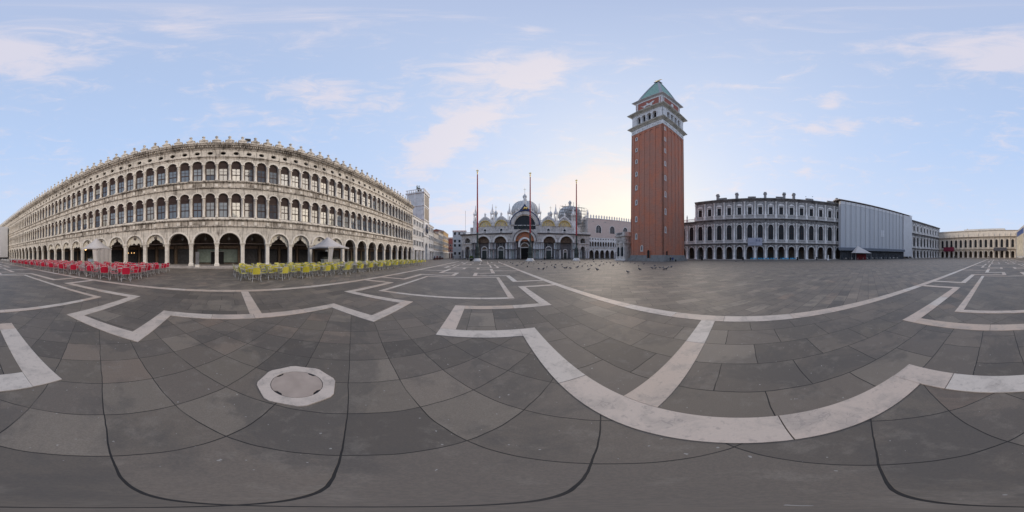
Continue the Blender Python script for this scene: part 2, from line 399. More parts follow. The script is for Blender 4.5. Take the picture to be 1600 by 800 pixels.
def obj(name, mb, m, parent=None, loc=(0, 0, 0), rz=0, label=None):
    me = mb.mesh(name) if isinstance(mb, MB) else mb
    o = bpy.data.objects.new(name, me)
    if m is not None and not me.materials: me.materials.append(m)
    COL.objects.link(o); o.parent = parent; o.location = loc; o.rotation_euler = (0, 0, rz)
    if label: o['label'] = label
    return o
def tag(o, label=None, cat=None, group=None, kind=None):
    if label: o['label'] = label
    if cat: o['category'] = cat
    if group: o['group'] = group
    if kind: o['kind'] = kind
    return o
def thing(name, label, cat, loc=(0, 0, 0), rz=0, group=None):
    o = bpy.data.objects.new(name, None); COL.objects.link(o); o.empty_display_size = .3
    o.location = loc; o.rotation_euler = (0, 0, rz); return tag(o, label, cat, group)
def P(az, d, z=0): return (d*sin(R(az)), d*cos(R(az)), z)
def azp(px): return (px-800)*.225
def fac(name, label, cat, az, D, group=None):
    """an Empty at the foot of the perpendicular from the origin; local x runs right along the facade, y away into it"""
    return thing(name, label, cat, P(az, D), -R(az), group)
def loc2w(az, x, y, z=0):
    a = R(az); return (y*sin(a)+x*cos(a), y*cos(a)-x*sin(a), z)
def struct(name, mb, m): return tag(obj(name, mb, m), kind='structure')
def nearest(items, key, cap=98):
    it = sorted(items, key=key); return it[:cap], it[cap:]
def repeat(name, proto, m, root, spots, cap=98, subs=()):
    """copies of one part at many spots; past the cap, the farthest ones are one mesh"""
    ml = root.matrix_basis
    near, far = nearest(spots, lambda s: ((ml @ Vector(s))-Vector((0, 0, 1.5))).length, cap)
    me = proto.mesh(name); me.materials.append(m)
    sm = [(n2, p2.mesh(n2), m2) for n2, p2, m2 in subs]
    for n2, q, m2 in sm: q.materials.append(m2)
    for s in near:
        o = obj(name, me, None, root, s)
        for n2, q, m2 in sm: obj(n2, q, None, o)
    if far:
        mb = MB()
        for s in far: mb.merge(proto, *s)
        o = tag(obj('row_of_'+name, mb, m, root), kind='stuff')
        for n2, p2, m2 in subs:
            mb = MB()
            for s in far: mb.merge(p2, *s)
            tag(obj('row_of_'+n2, mb, m2, o), kind='stuff')
def skin(verts, edges, radii, sub=1):
    me = bpy.data.meshes.new('body'); me.from_pydata(verts, edges, []); o = bpy.data.objects.new('body', me); COL.objects.link(o)
    md = o.modifiers.new('s', 'SKIN'); sk = me.skin_vertices[0].data
    for i, r in enumerate(radii): sk[i].radius = (r, r) if not isinstance(r, tuple) else r
    sk[0].use_root = True
    sb = o.modifiers.new('d', 'SUBSURF'); sb.levels = sub
    dg = bpy.context.evaluated_depsgraph_get(); out = bpy.data.meshes.new_from_object(o.evaluated_get(dg))
    for p in out.polygons: p.use_smooth = True
    bpy.data.objects.remove(o); return out

# ---------------------------------------------------------------- ground
PA = -9.9                        # azimuth of the long axis of the paving pattern
def en(e, n, z=0):               # pattern frame (along, towards the arcade) to world
    r = R(PA); return (e*sin(r)-n*cos(r), e*cos(r)+n*sin(r), z)
def paving(name, rot, bw, bh, off, ox=0, oy=0, mort=.0055, vary=1.0, joints=1.0, warm=0.0, dim=.86):
    def f(t, b):
        p = pos(t)
        wob = t.noise(p, 1.3, 2)
        q = t.mapping(p, (1, 1, 1), (0, 0, rot), (ox, oy, 0))
        br = t.new('ShaderNodeTexBrick', offset=off, offset_frequency=2, squash=1)
        wv = t.new('ShaderNodeVectorMath', operation='ADD'); t.l.new(q, wv.inputs[0])
        nn = t.new('ShaderNodeTexNoise'); t.l.new(p, nn.inputs['Vector']); nn.inputs['Scale'].default_value = 2.5; nn.inputs['Detail'].default_value = 3
        sc = t.new('ShaderNodeVectorMath', operation='SCALE'); t.l.new(nn.outputs['Color'], sc.inputs[0]); sc.inputs['Scale'].default_value = .035
        t.l.new(sc.outputs[0], wv.inputs[1]); t.l.new(wv.outputs[0], br.inputs['Vector'])
        br.inputs['Color1'].default_value = (0, 0, 0, 1); br.inputs['Color2'].default_value = (1, 1, 1, 1); br.inputs['Mortar'].default_value = (.5, .5, .5, 1)
        br.inputs['Scale'].default_value = 1; br.inputs['Mortar Size'].default_value = mort; br.inputs['Mortar Smooth'].default_value = .2
        br.inputs['Brick Width'].default_value = bw; br.inputs['Row Height'].default_value = bh
        r = t.new('ShaderNodeSeparateColor'); t.l.new(br.outputs['Color'], r.inputs[0]); r = r.outputs[0]
        c = t.ramp(r, [(0, (.095, .09, .088)), (.18, (.165, .152, .142)), (.4, (.145, .136, .132)), (.6, (.185, .169, .158)), (.8, (.158, .147, .134)), (.92, (.235, .22, .205)), (1, (.205, .17, .15))])
        if warm: c = t.mix(warm, c, (.19, .17, .155))
        c = t.mix(1.0, c, (1.10*dim, 1.0*dim, .87*dim), 'MULTIPLY'); c = t.mix(1-vary, c, (.155, .138, .118))
        st = t.noise(t.mapping(p, (1, 1, 1)), .9, 6, .65, .6); st2 = t.noise(p, 4.5, 5, .7, .3); fi = t.noise(p, 130, 3, .7)
        c = t.mix(t.m('MULTIPLY', t.smooth(st, .48, .58), .52), c, (.085, .077, .070))
        c = t.mix(t.m('MULTIPLY', t.smooth(st2, .50, .68), .30), c, (.27, .24, .205))
        c = t.mix(t.m('MULTIPLY', t.smooth(st2, .34, .44), -.0), c, c)
        c = t.mix(t.m('MULTIPLY', t.smooth(fi, .40, .60), .30), c, (.07, .065, .06))
        sp_ = t.noise(p, 24, 2, .5); c = t.mix(t.m('MULTIPLY', t.m('GREATER_THAN', sp_, .735), .6), c, (.40, .39, .37))
        jf = t.m('MULTIPLY', br.outputs['Fac'], t.m('MULTIPLY', t.smooth(wob, .22, .50), .96*joints))
        jf = t.m('ADD', jf, t.m('MULTIPLY', br.outputs['Fac'], .15*joints), clamp=True)
        c = t.mix(jf, c, (.018, .016, .015))
        setc(t, b, c)
        t.put(b, 'Roughness', t.m('ADD', .42, t.m('MULTIPLY', st2, .35))); b.inputs['Specular IOR Level'].default_value = .38
        h = t.m('SUBTRACT', t.m('ADD', t.m('MULTIPLY', st2, .35), t.m('MULTIPLY', fi, .25)), t.m('MULTIPLY', br.outputs['Fac'], 1.0))
        bump(t, b, h, .45, .01)
    return mat(name, f)
mg = MB(); S_ = 1500; mg.add([(-S_, -S_, 0), (S_, -S_, 0), (S_, S_, 0), (-S_, S_, 0)], [(0, 1, 2, 3)])
struct('piazza_ground', mg, paving('outer_paving', R(PA+45), .80, .38, .5, vary=1.0, dim=1.02))
def quad(mb, e0, e1, n0, n1, z): mb.add([en(e0, n0, z), en(e0, n1, z), en(e1, n1, z), en(e1, n0, z)], [(3, 2, 1, 0)] if False else [(0, 1, 2, 3)])
LV = {1: (6.85, 4.93, 3.81, 2.33), -1: (-3.66, -1.80, -.82, .68)}   # levels of the meander on either side
st_ = MB(); quad(st_, -85, 44, LV[-1][0], LV[1][0], .004); 
# square slabs set diagonally: world u = dir(-56)
struct('pavement_strip', st_, paving('diagonal_paving', R(-56+90), .49, .49, 0, ox=.03, oy=.02, vary=1, mort=.0042))
pk = MB(); rc = MB(); bands = MB()
def band(e0, n0, e1, n1, w=.30, z=.014):
    L = math.hypot(e1-e0, n1-n0); dx, dn = (e1-e0)/L, (n1-n0)/L; s0 = 0
    while s0 < L-1e-3:
        l = random.uniform(.9, 1.9); s1 = min(L, s0+l)
        if L-s1 < .5: s1 = L
        a, c = s0+.004, s1-.004
        pts = [(e0+dx*a-dn*w/2, n0+dn*a+dx*w/2), (e0+dx*c-dn*w/2, n0+dn*c+dx*w/2), (e0+dx*c+dn*w/2, n0+dn*c-dx*w/2), (e0+dx*a+dn*w/2, n0+dn*a-dx*w/2)]
        v = [en(x, y, z) for x, y in pts]+[en(x, y, .002) for x, y in pts]
        bands.add(v, [(0, 1, 2, 3), (0, 4, 5, 1), (1, 5, 6, 2), (2, 6, 7, 3), (3, 7, 4, 0)]); s0 = s1
def chain(pts, w=.30):
    for i in range(len(pts)-1):
        (a, b), (c, d) = pts[i], pts[i+1]; L = math.hypot(c-a, d-b); ux, uy = (c-a)/L*w/2, (d-b)/L*w/2
        # butt joints: each run starts past the corner square and ends with it
        last = i == len(pts)-2
        band(a+(ux if i else 0), b+(uy if i else 0), c+(0 if last else ux), d+(0 if last else uy), w)
def unit(e0, kr=1.0, jl=None, jr=None, detail=True):
    jl = jl or 7.0; jr = jr or 7.0; M_, K_ = 2.18, 3.86
    for s in (1, -1):
        A, B_, C_, D_ = [s*v for v in LV[s]]
        q = lambda e, n: (e0+e, s*n)
        chain([q(-jl, A-.17), q(-jl, B_), q(-K_*kr, B_), q(-K_*kr, D_), q(-M_, D_), q(-M_, C_), q(M_, C_), q(M_, D_), q(K_*kr, D_), q(K_*kr, B_), q(jr, B_), q(jr, A-.17)])
        band(e0, s*(C_+.15), e0, s*(A-.17))
        for (ea, eb, na, nb) in ((-jl+.15, jr-.15, B_+.15, A-.17), (-K_*kr+.15, K_*kr-.15, C_+.15, B_+.15), (-K_*kr+.15, -M_-.15, D_+.15, C_+.15), (M_+.15, K_*kr-.15, D_+.15, C_+.15)):
            n0, n1 = sorted((s*na, s*nb)); quad(pk, e0+ea, e0+eb, n0, n1, .008)
def rect(a, b):
    w = .2; n0, n1 = -.95, 4.05; quad(rc, a, b, n0, n1, .008)
    band(a-w/2, n0, b+w/2, n0, w); band(a-w/2, n1, b+w/2, n1, w); band(a, n0+w/2, a, n1-w/2, w); band(b, n0+w/2, b, n1-w/2, w)
E0 = .69
unit(E0, 1.0, 8.05, 6.9)
e = E0; 
for k in range(2): 
    rect(e+4.9, e+10.5); e += 15.55; unit(e, 1.06, 6.95, 6.95)
rect(e+4.9, e+10.5)
e = E0
for k in range(4):
    rect(e-12.7, e-4.85); e -= 17.6; unit(e, 1.05, 8.0, 8.0)
for s in (1, -1): band(-85, LV[s][0], 44, LV[s][0], .34)
struct('pavement_pockets', pk, paving('aligned_paving', R(PA+90), .86, .56, .5, ox=.2, oy=.31, vary=1))
struct('pavement_field', rc, paving('field_paving', R(PA+38), .62, .31, .5, vary=.6, joints=.6))
def bandm(t, b):
    p = pos(t); gi = t.new('ShaderNodeNewGeometry').outputs['Random Per Island']
    c = t.ramp(gi, [(0, (.56, .45, .37)), (.3, (.58, .52, .46)), (.5, (.54, .42, .34)), (.66, (.62, .58, .53)), (.88, (.52, .40, .31)), (1, (.56, .50, .44))])
    v = t.new('ShaderNodeTexVoronoi', feature='DISTANCE_TO_EDGE'); nn = t.new('ShaderNodeTexNoise'); t.l.new(p, nn.inputs['Vector']); nn.inputs['Scale'].default_value = 6
    va = t.new('ShaderNodeVectorMath', operation='MULTIPLY_ADD'); t.l.new(nn.outputs['Color'], va.inputs[0]); va.inputs[1].default_value = (.2, .2, .2); t.l.new(p, va.inputs[2])
    t.l.new(va.outputs[0], v.inputs['Vector']); v.inputs['Scale'].default_value = 9
    ed = t.noise(p, 18, 4, .7); 
    vein = t.m('LESS_THAN', v.outputs['Distance'], .018)
    st = t.noise(p, 3, 6, .65, .5); fi = t.noise(p, 60, 3)
    c = t.mix(t.m('MULTIPLY', vein, t.m('MULTIPLY', t.smooth(st, .5, .6), .45)), c, (.22, .20, .19))
    c = t.mix(t.m('MULTIPLY', t.smooth(st, .45, .66), .5), c, (.30, .27, .24)); c = t.mix(t.m('MULTIPLY', t.smooth(ed, .56, .68), .4), c, (.22, .20, .18)); c = t.mix(t.m('MULTIPLY', fi, .3), c, (.26, .24, .23))
    setc(t, b, c); b.inputs['Roughness'].default_value = .5; bump(t, b, fi, .25, .005)
BANDM = mat('white_paving_band', bandm)
struct('pavement_bands', bands, BANDM)

# ---------------------------------------------------------------- north arcade (long three-storey range)
AZN = -102.375; DN = 20.0
N = fac('arcade_building', 'long pale three-storey arcaded range with merlons, behind the red and yellow chairs', 'building', AZN, DN)
kx = lambda k: DN*(-.1854+.1604*k)
K0, K1 = -34, 16; BW = DN*.1604
wall = MB()
for k in range(K0, K1):
    a, b = kx(k), kx(k+1); m = (a+b)/2
    wall.arch(a, b, 3.02, 5.12, 0, m, 1.30, 3.02, 3.06, .5, 14)
    for j in (0, 1):
        c = a+BW*(.25+.5*j); l, r = a+BW*.5*j, a+BW*.5*(j+1)
        wall.arch(l, r, 6.05, 10.3, 0, c, .61, 6.33, 9.0, .34, 10)
        wall.arch(l, r, 11.3, 15.1, 0, c, .61, 11.52, 14.1, .34, 10)
        wall.circwin(l, r, 15.55, 16.75, 0, c, 16.12, .34, .30, .3)
x0, x1 = kx(K0), kx(K1)
wall.box(x1, x1+.62, 0, .5, .3, 16.9)
wall.box(x0, x1+.6, .5, 1.0, 5.3, 6.05)
obj('wall', wall, NST, N)
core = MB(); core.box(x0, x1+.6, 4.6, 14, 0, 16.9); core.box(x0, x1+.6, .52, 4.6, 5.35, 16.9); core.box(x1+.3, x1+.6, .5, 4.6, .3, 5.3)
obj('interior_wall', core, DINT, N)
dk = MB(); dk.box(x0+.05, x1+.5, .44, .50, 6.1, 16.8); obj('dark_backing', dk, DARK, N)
# string courses, stained friezes, cornice
s1 = MB()
for z0, z1 in ((5.12, 6.05), (10.3, 11.3)):
    s1.prof(x0, x1+.66, [(.4, z0), (-.06, z0), (-.16, z0+.05), (-.16, z0+.13), (-.05, z0+.18), (-.05, z1-.2), (-.10, z1-.16), (-.26, z1-.06), (-.26, z1+.05), (.4, z1+.05)])
s1.prof(x0, x1+.66, [(.4, 15.1), (-.04, 15.1), (-.04, 15.3), (-.16, 15.38), (-.16, 15.5), (.0, 15.55), (.4, 15.55)])
s1.prof(x0, x1+.7, [(.5, 16.75), (-.05, 16.75), (-.1, 16.95), (-.2, 17.05), (-.2, 17.3), (-.5, 17.42), (-.55, 17.6), (-.62, 17.66), (-.62, 17.8), (.3, 17.9), (.5, 17.9)])
obj('cornice', s1, NDK, N)
dn = MB(); x = x0
while x < x1+.6: dn.box(x, x+.11, -.42, -.2, 17.06, 17.3); x += .267
tag(obj('dentils', dn, NDK, N), kind='stuff')
pn = MB()          # panels of the two friezes
for k in range(K0, K1):
    for j in (0, 1):
        for z in (5.36, 10.54):
            c = kx(k)+BW*.5*j; pn.box(c-.17, c+.17, -.10, -.04, z, z+.42)
tag(obj('frieze_blocks', pn, NSTP, N), kind='stuff')
rr = MB()
for k in range(K0, K1): rr.ring((kx(k)+kx(k+1))/2, 3.06, 1.30, .20, -.07, .02, 14)
obj('arch_moulding', rr, NSTP, N)
rr = MB()
for k in range(K0, K1):
    for j in (0, 1):
        c = kx(k)+BW*(.25+.5*j); rr.ring(c, 9.0, .61, .13, -.05, .02, 10); rr.ring(c, 14.1, .61, .13, -.05, .02, 10)
        rr.box(c-.78, c+.78, -.12, .02, 6.05+.06, 6.33)
obj('window_moulding', rr, NSTP, N)
rf = MB(); rf.prof(x0, x1+.6, [(.6, 16.95), (.6, 17.3), (7, 19.0), (14, 17.2), (14, 16.95)]); obj('roof', rf, REDROOF, N)
# ground piers
pr = MB(); pr.box(-.32, .32, -.32, .32, 0, .35); pr.box(-.29, .29, -.29, .29, .35, .50, .05); pr.box(-.225, .225, -.225, .225, .50, 2.62); pr.box(-.25, .25, -.25, .25, 2.55, 2.62)
pr.box(-.34, .34, -.34, .34, 2.90, 3.02)
pr.add([(-.225, -.225, 2.62), (.225, -.225, 2.62), (.225, .225, 2.62), (-.225, .225, 2.62), (-.33, -.33, 2.90), (.33, -.33, 2.90), (.33, .33, 2.90), (-.33, .33, 2.90)], [(0, 1, 5, 4), (1, 2, 6, 5), (2, 3, 7, 6), (3, 0, 4, 7)])
repeat('pier', pr, NSTP, N, [(kx(k), .25, .15) for k in range(K0, K1+1)])
rod = MB(); rod.tube([(0, .2, 3.04), (BW, .2, 3.04)], .022, 5); repeat('tie_rod', rod, plain('iron_rod', (.16, .13, .12)), N, [(kx(k), 0, 0) for k in range(K0, K1)])
lamp = MB(); lamp.tube([(0, 0, 4.9), (0, 0, 4.1)], .015, 4); lamp.lathe([(.03, 4.12), (.10, 4.08), (.17, 3.95), (.16, 3.8), (.06, 3.7), (.02, 3.66)], n=10)
repeat('hanging_lantern', lamp, plain('lantern_glass', (.42, .42, .42), .2), N, [((kx(k)+kx(k+1))/2, 2.2, 0) for k in range(K0, K1)])
# engaged columns between the upper windows
ec = MB(); ec.box(-.19, .19, -.2, 0, 0, .14); ec.lathe([(.17, .14), (.17, .2), (.135, .25), (.125, 2.28), (.16, 2.32), (.15, 2.36), (.21, 2.52)], n=8); ec.box(-.235, .235, -.235, 0, 2.52, 2.66)
repeat('engaged_column', ec, NSTP, N, [(kx(k)+BW*.5*j, 0, z) for k in range(K0, K1) for j in (0, 1) for z in (6.33, 11.52-.08)])
# windows
fr = MB()
for z in (0, .98, 2.04): fr.box(-.6, .6, .19, .27, z, z+.11)
fr.box(-.61, -.47, .18, .27, 0, 2.14); fr.box(.47, .61, .18, .27, 0, 2.14); fr.box(-.035, .035, .205, .265, 0, 2.1)
fr.box(-.5, .5, .215, .255, 1.55, 1.585)
gl = MB(); gl.box(-.5, .5, .235, .25, .07, 1.02); gl.box(-.5, .5, .235, .25, 1.09, 2.06)
lu = MB()
lu.fan(0, 2.66, .605, .21, 2.13)
for i in range(5): lu.box(-.5+.05*i, .5-.05*i, .18, .21, 2.2+.18*i, 2.24+.18*i)
wl = [(kx(k)+BW*(.25+.5*j), 0, z) for k in range(K0, K1) for j in (0, 1) for z in (6.34, 11.53-.09)]
repeat('window', fr, FRAME, N, wl, 98, [('pane', gl, GLASS), ('louvred_lunette', lu, LUN)])
# merlons with ball finials
me_ = MB(); me_.box(-.50, .50, -.16, .22, 17.86, 18.5); me_.box(-.56, .56, -.22, .28, 18.5, 18.62)
me_.add([(-.40, -.18, 18.62), (.40, -.18, 18.62), (.40, .24, 18.62), (-.40, .24, 18.62), (-.1, -.05, 19.12), (.1, -.05, 19.12), (.1, .11, 19.12), (-.1, .11, 19.12)], [(0, 1, 5, 4), (1, 2, 6, 5), (2, 3, 7, 6), (3, 0, 4, 7), (4, 5, 6, 7)])
me_.lathe([(.10, 19.1), (.13, 19.16), (.09, 19.22), (.20, 19.36), (.22, 19.46), (.10, 19.54), (.04, 19.6), (.03, 19.72)], 0, .03, 8)
repeat('merlon', me_, NST, N, [(kx(k)+BW*.5*j, 0, 0) for k in range(K0, K1) for j in (0, 1)])
m2 = MB(); m2.box(-.18, .18, -.1, .2, 17.88, 18.22); m2.lathe([(.16, 18.22), (.08, 18.32), (.12, 18.42), (.03, 18.6)], 0, .05, 6)
repeat('small_finial', m2, NST, N, [(kx(k)+BW*(.25+.5*j), 0, 0) for k in range(K0, K1) for j in (0, 1)])
# step
stp = MB(); stp.box(x0, x1+1, -.75, .0, 0.0, .13); stp.box(x0, x1+1, -.12, 4.6, .13, .28); obj('step', stp, stone('step_stone', (.40, .37, .35), (.15, .13, .12), .5, .5), N)
# shops in the arcade
for k in range(-20, K1):
    c = (kx(k)+kx(k+1))/2
    if k in (0, 1):
        continue
    sh = MB(); sh.box(c-1.25, c+1.25, 4.38, 4.5, .3, 2.55)
    for i in range(14): sh.box(c-1.22, c+1.22, 4.36, 4.38, .36+.155*i, .47+.155*i)
    obj('shutter', sh, SHUT, N)
    fs = MB(); fs.box(c-1.3, c+1.3, 4.33, 4.5, 2.62, 3.05); f_ = obj('fascia', fs, FASC, N)
    ps = MB(); ps.box(kx(k)-.16, kx(k)+.16, 4.3, 4.6, .28, 3.1); obj('pilaster', ps, plain('brown_marble', (.20, .15, .11)), N)
sf = MB(); sf.box(kx(0)+.2, kx(2)-.2, 4.40, 4.5, .55, 2.5); obj('shop_window', sf, plain('pale_green_shop_glass', (.26, .32, .28), .15, spec=.8), N)
dr = MB(); dr.box(kx(1)-.95, kx(1)+.95, 4.33, 4.39, .28, 2.12); obj('shop_door', dr, BLACK, N)
dr = MB(); dr.box(kx(1)-1.05, kx(1)+1.05, 4.31, 4.4, 2.12, 2.2); obj('door_lintel', dr, plain('pale_lintel', (.42, .42, .40)), N)
fs = MB(); fs.box(kx(0)+.1, kx(2)-.1, 4.3, 4.5, 2.62, 3.05); f_ = obj('fascia', fs, FASC, N)
lt = MB(); rs = random.Random(3); x = kx(0)+.5
while x < kx(2)-.6:      # worn lettering that cannot be read
    w = rs.choice((.09, .12, .15)); lt.box(x, x+.03, 4.28, 4.3, 2.74, 2.94)
    if w > .1: lt.box(x+.03, x+w-.03, 4.28, 4.3, rs.choice((2.74, 2.83, 2.91)), rs.choice((2.86, 2.94)))
    if w > .13: lt.box(x+w-.03, x+w, 4.28, 4.3, 2.74, 2.94)
    x += w+rs.choice((.06, .07, .07, .3))
tag(obj('lettering', lt, plain('worn_gilt_letters', (.34, .29, .20)), f_), kind='stuff')
# white arch curtains
CUR = plain('cream_curtain', (.62, .59, .52), .9, .08)
def arch_curtain(k, full):
    c = (kx(k)+kx(k+1))/2; mb = MB(); n = 24; top = arcpts(c, 1.28, 3.06, n)
    if full:
        bot = [(x, 3.06+.14*sin(i*1.3)+(.12 if .25 < i/n < .75 else -.18)) for i, (x, z) in enumerate(top)]
    else:
        bot = []
        for i, (x, z) in enumerate(top):
            t = min(1, abs(x-c)/1.28); bot.append((c+(x-c)*.97, 3.02+.95*(1-t)**1.1-.28*(t > .82)-.12*abs(sin(i*1.05))))
    vs = []
    for i in range(n+1):
        y = .24+.05*sin(i*2.1); vs += [(top[i][0], y, top[i][1]), (bot[i][0], y+.03*cos(i*1.7), min(bot[i][1], top[i][1]-.01))]
    mb.add(vs, [(2*i, 2*i+1, 2*i+3, 2*i+2) for i in range(n)], True)
    o = obj('arch_curtain', mb, CUR, N)
    em = MB(); em.lathe([(.0, -.05), (.16, -.04), (.21, .0), (.16, .03), (0, .05)], n=10)
    em.v = [(x+c, z_+.17, y+3.95) for x, y, z_ in em.v]
    obj('round_emblem', em, plain('dark_emblem', (.12, .10, .09)), o)
for k in (-10, -9, -8, -7, -6, -5): arch_curtain(k, True)
for k in (-4, -3, -2, 3, 4): arch_curtain(k, k in (-3,))
for k in (5, 6): arch_curtain(k, True)
LAMPM = mat('warm_lamp', lambda t, b: (t.put(b, 'Emission Color', (1, .55, .2, 1)), t.put(b, 'Emission Strength', 3.0)))
for i, (k, f) in enumerate(((-4, .35), (-4, .55), (-4, .72))):
    wl_ = MB(); wl_.lathe([(.0, 1.95), (.05, 1.99), (.05, 2.05), (0, 2.1)], kx(k)+BW*f, 4.2, 8); obj('wall_light', wl_, LAMPM, N)

def awning_box(name, label, x0, x1, y0, y1, pk_=1.5):
    """canopy: stretched canvas on four posts, curtains at one corner, bar counter beneath"""
    cx, cy = (x0+x1)/2, (y0+y1)/2; w0 = loc2w(AZN, cx, DN+cy)
    t = thing(name, label, 'canopy', w0, -R(AZN)); hx, hy = (x1-x0)/2, (y1-y0)/2
    n = 8; vs = []; fs = []
    for j in range(n+1):
        f = j/n; z = 2.55+pk_*(f**1.35); g = 1-f
        for (sx, sy) in ((-1, -1), (0, -1), (1, -1), (1, 0), (1, 1), (0, 1), (-1, 1), (-1, 0)):
            k = 1-.07*(sx == 0 or sy == 0)*g; vs.append((sx*hx*g*k, sy*hy*g*k, z+(.12*g if (sx == 0 or sy == 0) else 0)))
    for j in range(n):
        for i in range(8): fs.append((j*8+i, j*8+(i+1) % 8, (j+1)*8+(i+1) % 8, (j+1)*8+i))
    o = MB().add(vs, fs, True)
    vl = []
    for (sx, sy) in ((-1, -1), (0, -1), (1, -1), (1, 0), (1, 1), (0, 1), (-1, 1), (-1, 0)):
        k = 1-.07*(sx == 0 or sy == 0); z = 2.55+(.12 if (sx == 0 or sy == 0) else 0); vl += [(sx*hx*k, sy*hy*k, z), (sx*hx*k, sy*hy*k, z-.16)]
    o.add(vl, [(2*i, 2*i+1, (2*i+3) % 16, (2*i+2) % 16) for i in range(8)])
    obj('canvas_roof', o, GREYCAN, t)
    for sx in (-1, 1):
        for sy in (-1, 1): obj('post', MB().tube([(sx*(hx-.1), sy*(hy-.1), 0), (sx*(hx-.1), sy*(hy-.1), 2.6)], .04, 6), ALU, t)
    return t, hx, hy
def px2x(px, perp): return perp*tan(R((px-345)*.225))
tA, hx, hy = awning_box('cafe_canopy', 'white peaked canopy over the bar among the red chairs', -18.3, -15.0, -4.2, -1.0, 1.6)
cu = MB(); n = 10; vs = []
for i in range(n+1):
    x = hx-1.0+i*.1; y = -hy+.12+.06*sin(i*2); vs += [(x, y, 2.5), (x*.0+hx-.7+i*.06, y, 0.1)]
cu.add(vs, [(2*i, 2*i+1, 2*i+3, 2*i+2) for i in range(n)], True); obj('side_curtain', cu, CANV, tA)
cu = MB(); vs = []
for i in range(n+1):
    y = -hy+.1+i*.3; x = hx-.08+.05*sin(i*2); vs += [(x, y, 2.5), (x, y, .1)]
cu.add(vs, [(2*i, 2*i+1, 2*i+3, 2*i+2) for i in range(n)], True); obj('side_curtain', cu, CANV, tA)
lb = MB(); lb.lathe([(0, 2.32), (.09, 2.36), (.12, 2.45), (.08, 2.53), (0, 2.56)], -hx+.5, -hy+.5, 8); obj('lamp', lb, LAMPM, tA)
def bar(px_x, y, w, label, panel):
    t = thing('bar_counter', label, 'bar counter', loc2w(AZN, px_x, DN+y), -R(AZN))
    obj('counter', MB().box(-w/2, w/2, -.3, .3, 0, 1.05), panel, t); obj('worktop', MB().box(-w/2-.05, w/2+.05, -.36, .36, 1.05, 1.10), ALU, t)
    m = MB()
    for i in range(5): m.box(-w/2+w/5*i+.02, -w/2+w/5*(i+1)-.02, -.325, -.3, .08, 1.0)
    obj('front_panel', m, panel, t)
    obj('back_shelf', MB().box(-w/2, w/2, .8, 1.1, 0, 2.1), DARK, t)
    b = MB(); rs = random.Random(4)
    for i in range(int(w*6)): b.lathe([(.04, 1.1), (.04, 1.3), (.015, 1.36), (.015, 1.42)], -w/2+.15+i/6, rs.uniform(.0, .2), 6)
    tag(obj('bottles', b, plain('bottle_glass', (.12, .13, .10), .2), t), kind='stuff')
bar(-16.9, -2.9, 1.9, 'bar counter with blue grey front under the canopy among the red chairs', GREENST)
tB, hx, hy = awning_box('cafe_canopy', 'grey peaked canopy over the bar behind the yellow chairs', 11.3, 14.65, -5.4, -1.0, 1.45)
cu = MB(); vs = []
for i in range(n+1):
    x = -hx+.05+i*.09; y = -hy+.12+.06*sin(i*2); vs += [(x, y, 2.5), (-hx+.1+i*.045, y, 0.1)]
cu.add(vs, [(2*i, 2*i+1, 2*i+3, 2*i+2) for i in range(n)], True); obj('side_curtain', cu, GREYCAN, tB)
bar(13.1, -3.6, 2.6, 'bar counter with pale panelled front under the canopy behind the yellow chairs', plain('pale_panel', (.42, .42, .36)))
def planter(x, y, w, leafm, label, h=.35, cat='planter'):
    t = thing('planter', label, cat, loc2w(AZN, x, DN+y), -R(AZN))
    obj('trough', MB().box(-w/2, w/2, -.18, .18, 0, .5, .02), plain('grey_trough', (.36, .36, .35)), t)
    m = MB(); rs = random.Random(int(x*10))
    for i in range(int(w*330)):
        cx, cy = rs.uniform(-w/2, w/2), rs.gauss(0, .13); cz = .5+abs(rs.gauss(0, .55))*h*(.7+.5*sin(cx*4))
        a, q, s = rs.uniform(0, 6.28), rs.uniform(-1, 1), rs.uniform(.03, .065)
        m.add([(cx-s*cos(a), cy-s*sin(a), cz-s*q), (cx-.4*s*sin(a), cy+.4*s*cos(a), cz+s*.3), (cx+s*cos(a), cy+s*sin(a), cz+s*q), (cx+.4*s*sin(a), cy-.4*s*cos(a), cz)], [(0, 1, 2, 3)])
    tag(obj('foliage', m, leafm, t), kind='stuff')
for i, x in enumerate((-18.2, -16.0, -13.7, -11.7)):
    planter(x, -4.4, 1.9, YLEAF, 'clipped yellow green hedge in a trough, %s from the left behind the red chairs' % ('first', 'second', 'third', 'fourth')[i], .22)
for i, x in enumerate((11.4, 13.2, 15.2, 17.0)):
    planter(x, -5.1, 1.3, LEAF, 'bushy dark green plant box, %s from the left behind the yellow chairs' % ('first', 'second', 'third', 'fourth')[i], .6)
# white kiosk panel standing at a pier
t = thing('notice_stand', 'narrow grey notice stand on a white block beside a pier of the arcade', 'notice stand', loc2w(AZN, kx(0)+.85, DN-.25), -R(AZN))
obj('block', MB().box(-.27, .27, -.2, .2, 0, .45), NSTP, t); obj('board', MB().box(-.22, .22, -.04, .04, .45, 2.0), plain('grey_board', (.16, .16, .17)), t)
t = thing('floodlight', 'black floodlight on a short mast above the merlons', 'floodlight', loc2w(AZN, 20*tan(R((388-345)*.225)), DN+.3, 17.85), -R(AZN))
obj('mast', MB().tube([(0, 0, 0), (0, 0, 1.2)], .04, 6), BLACK, t); obj('lamp_head', MB().box(-.35, .35, -.12, .12, 1.15, 1.6), BLACK, t)

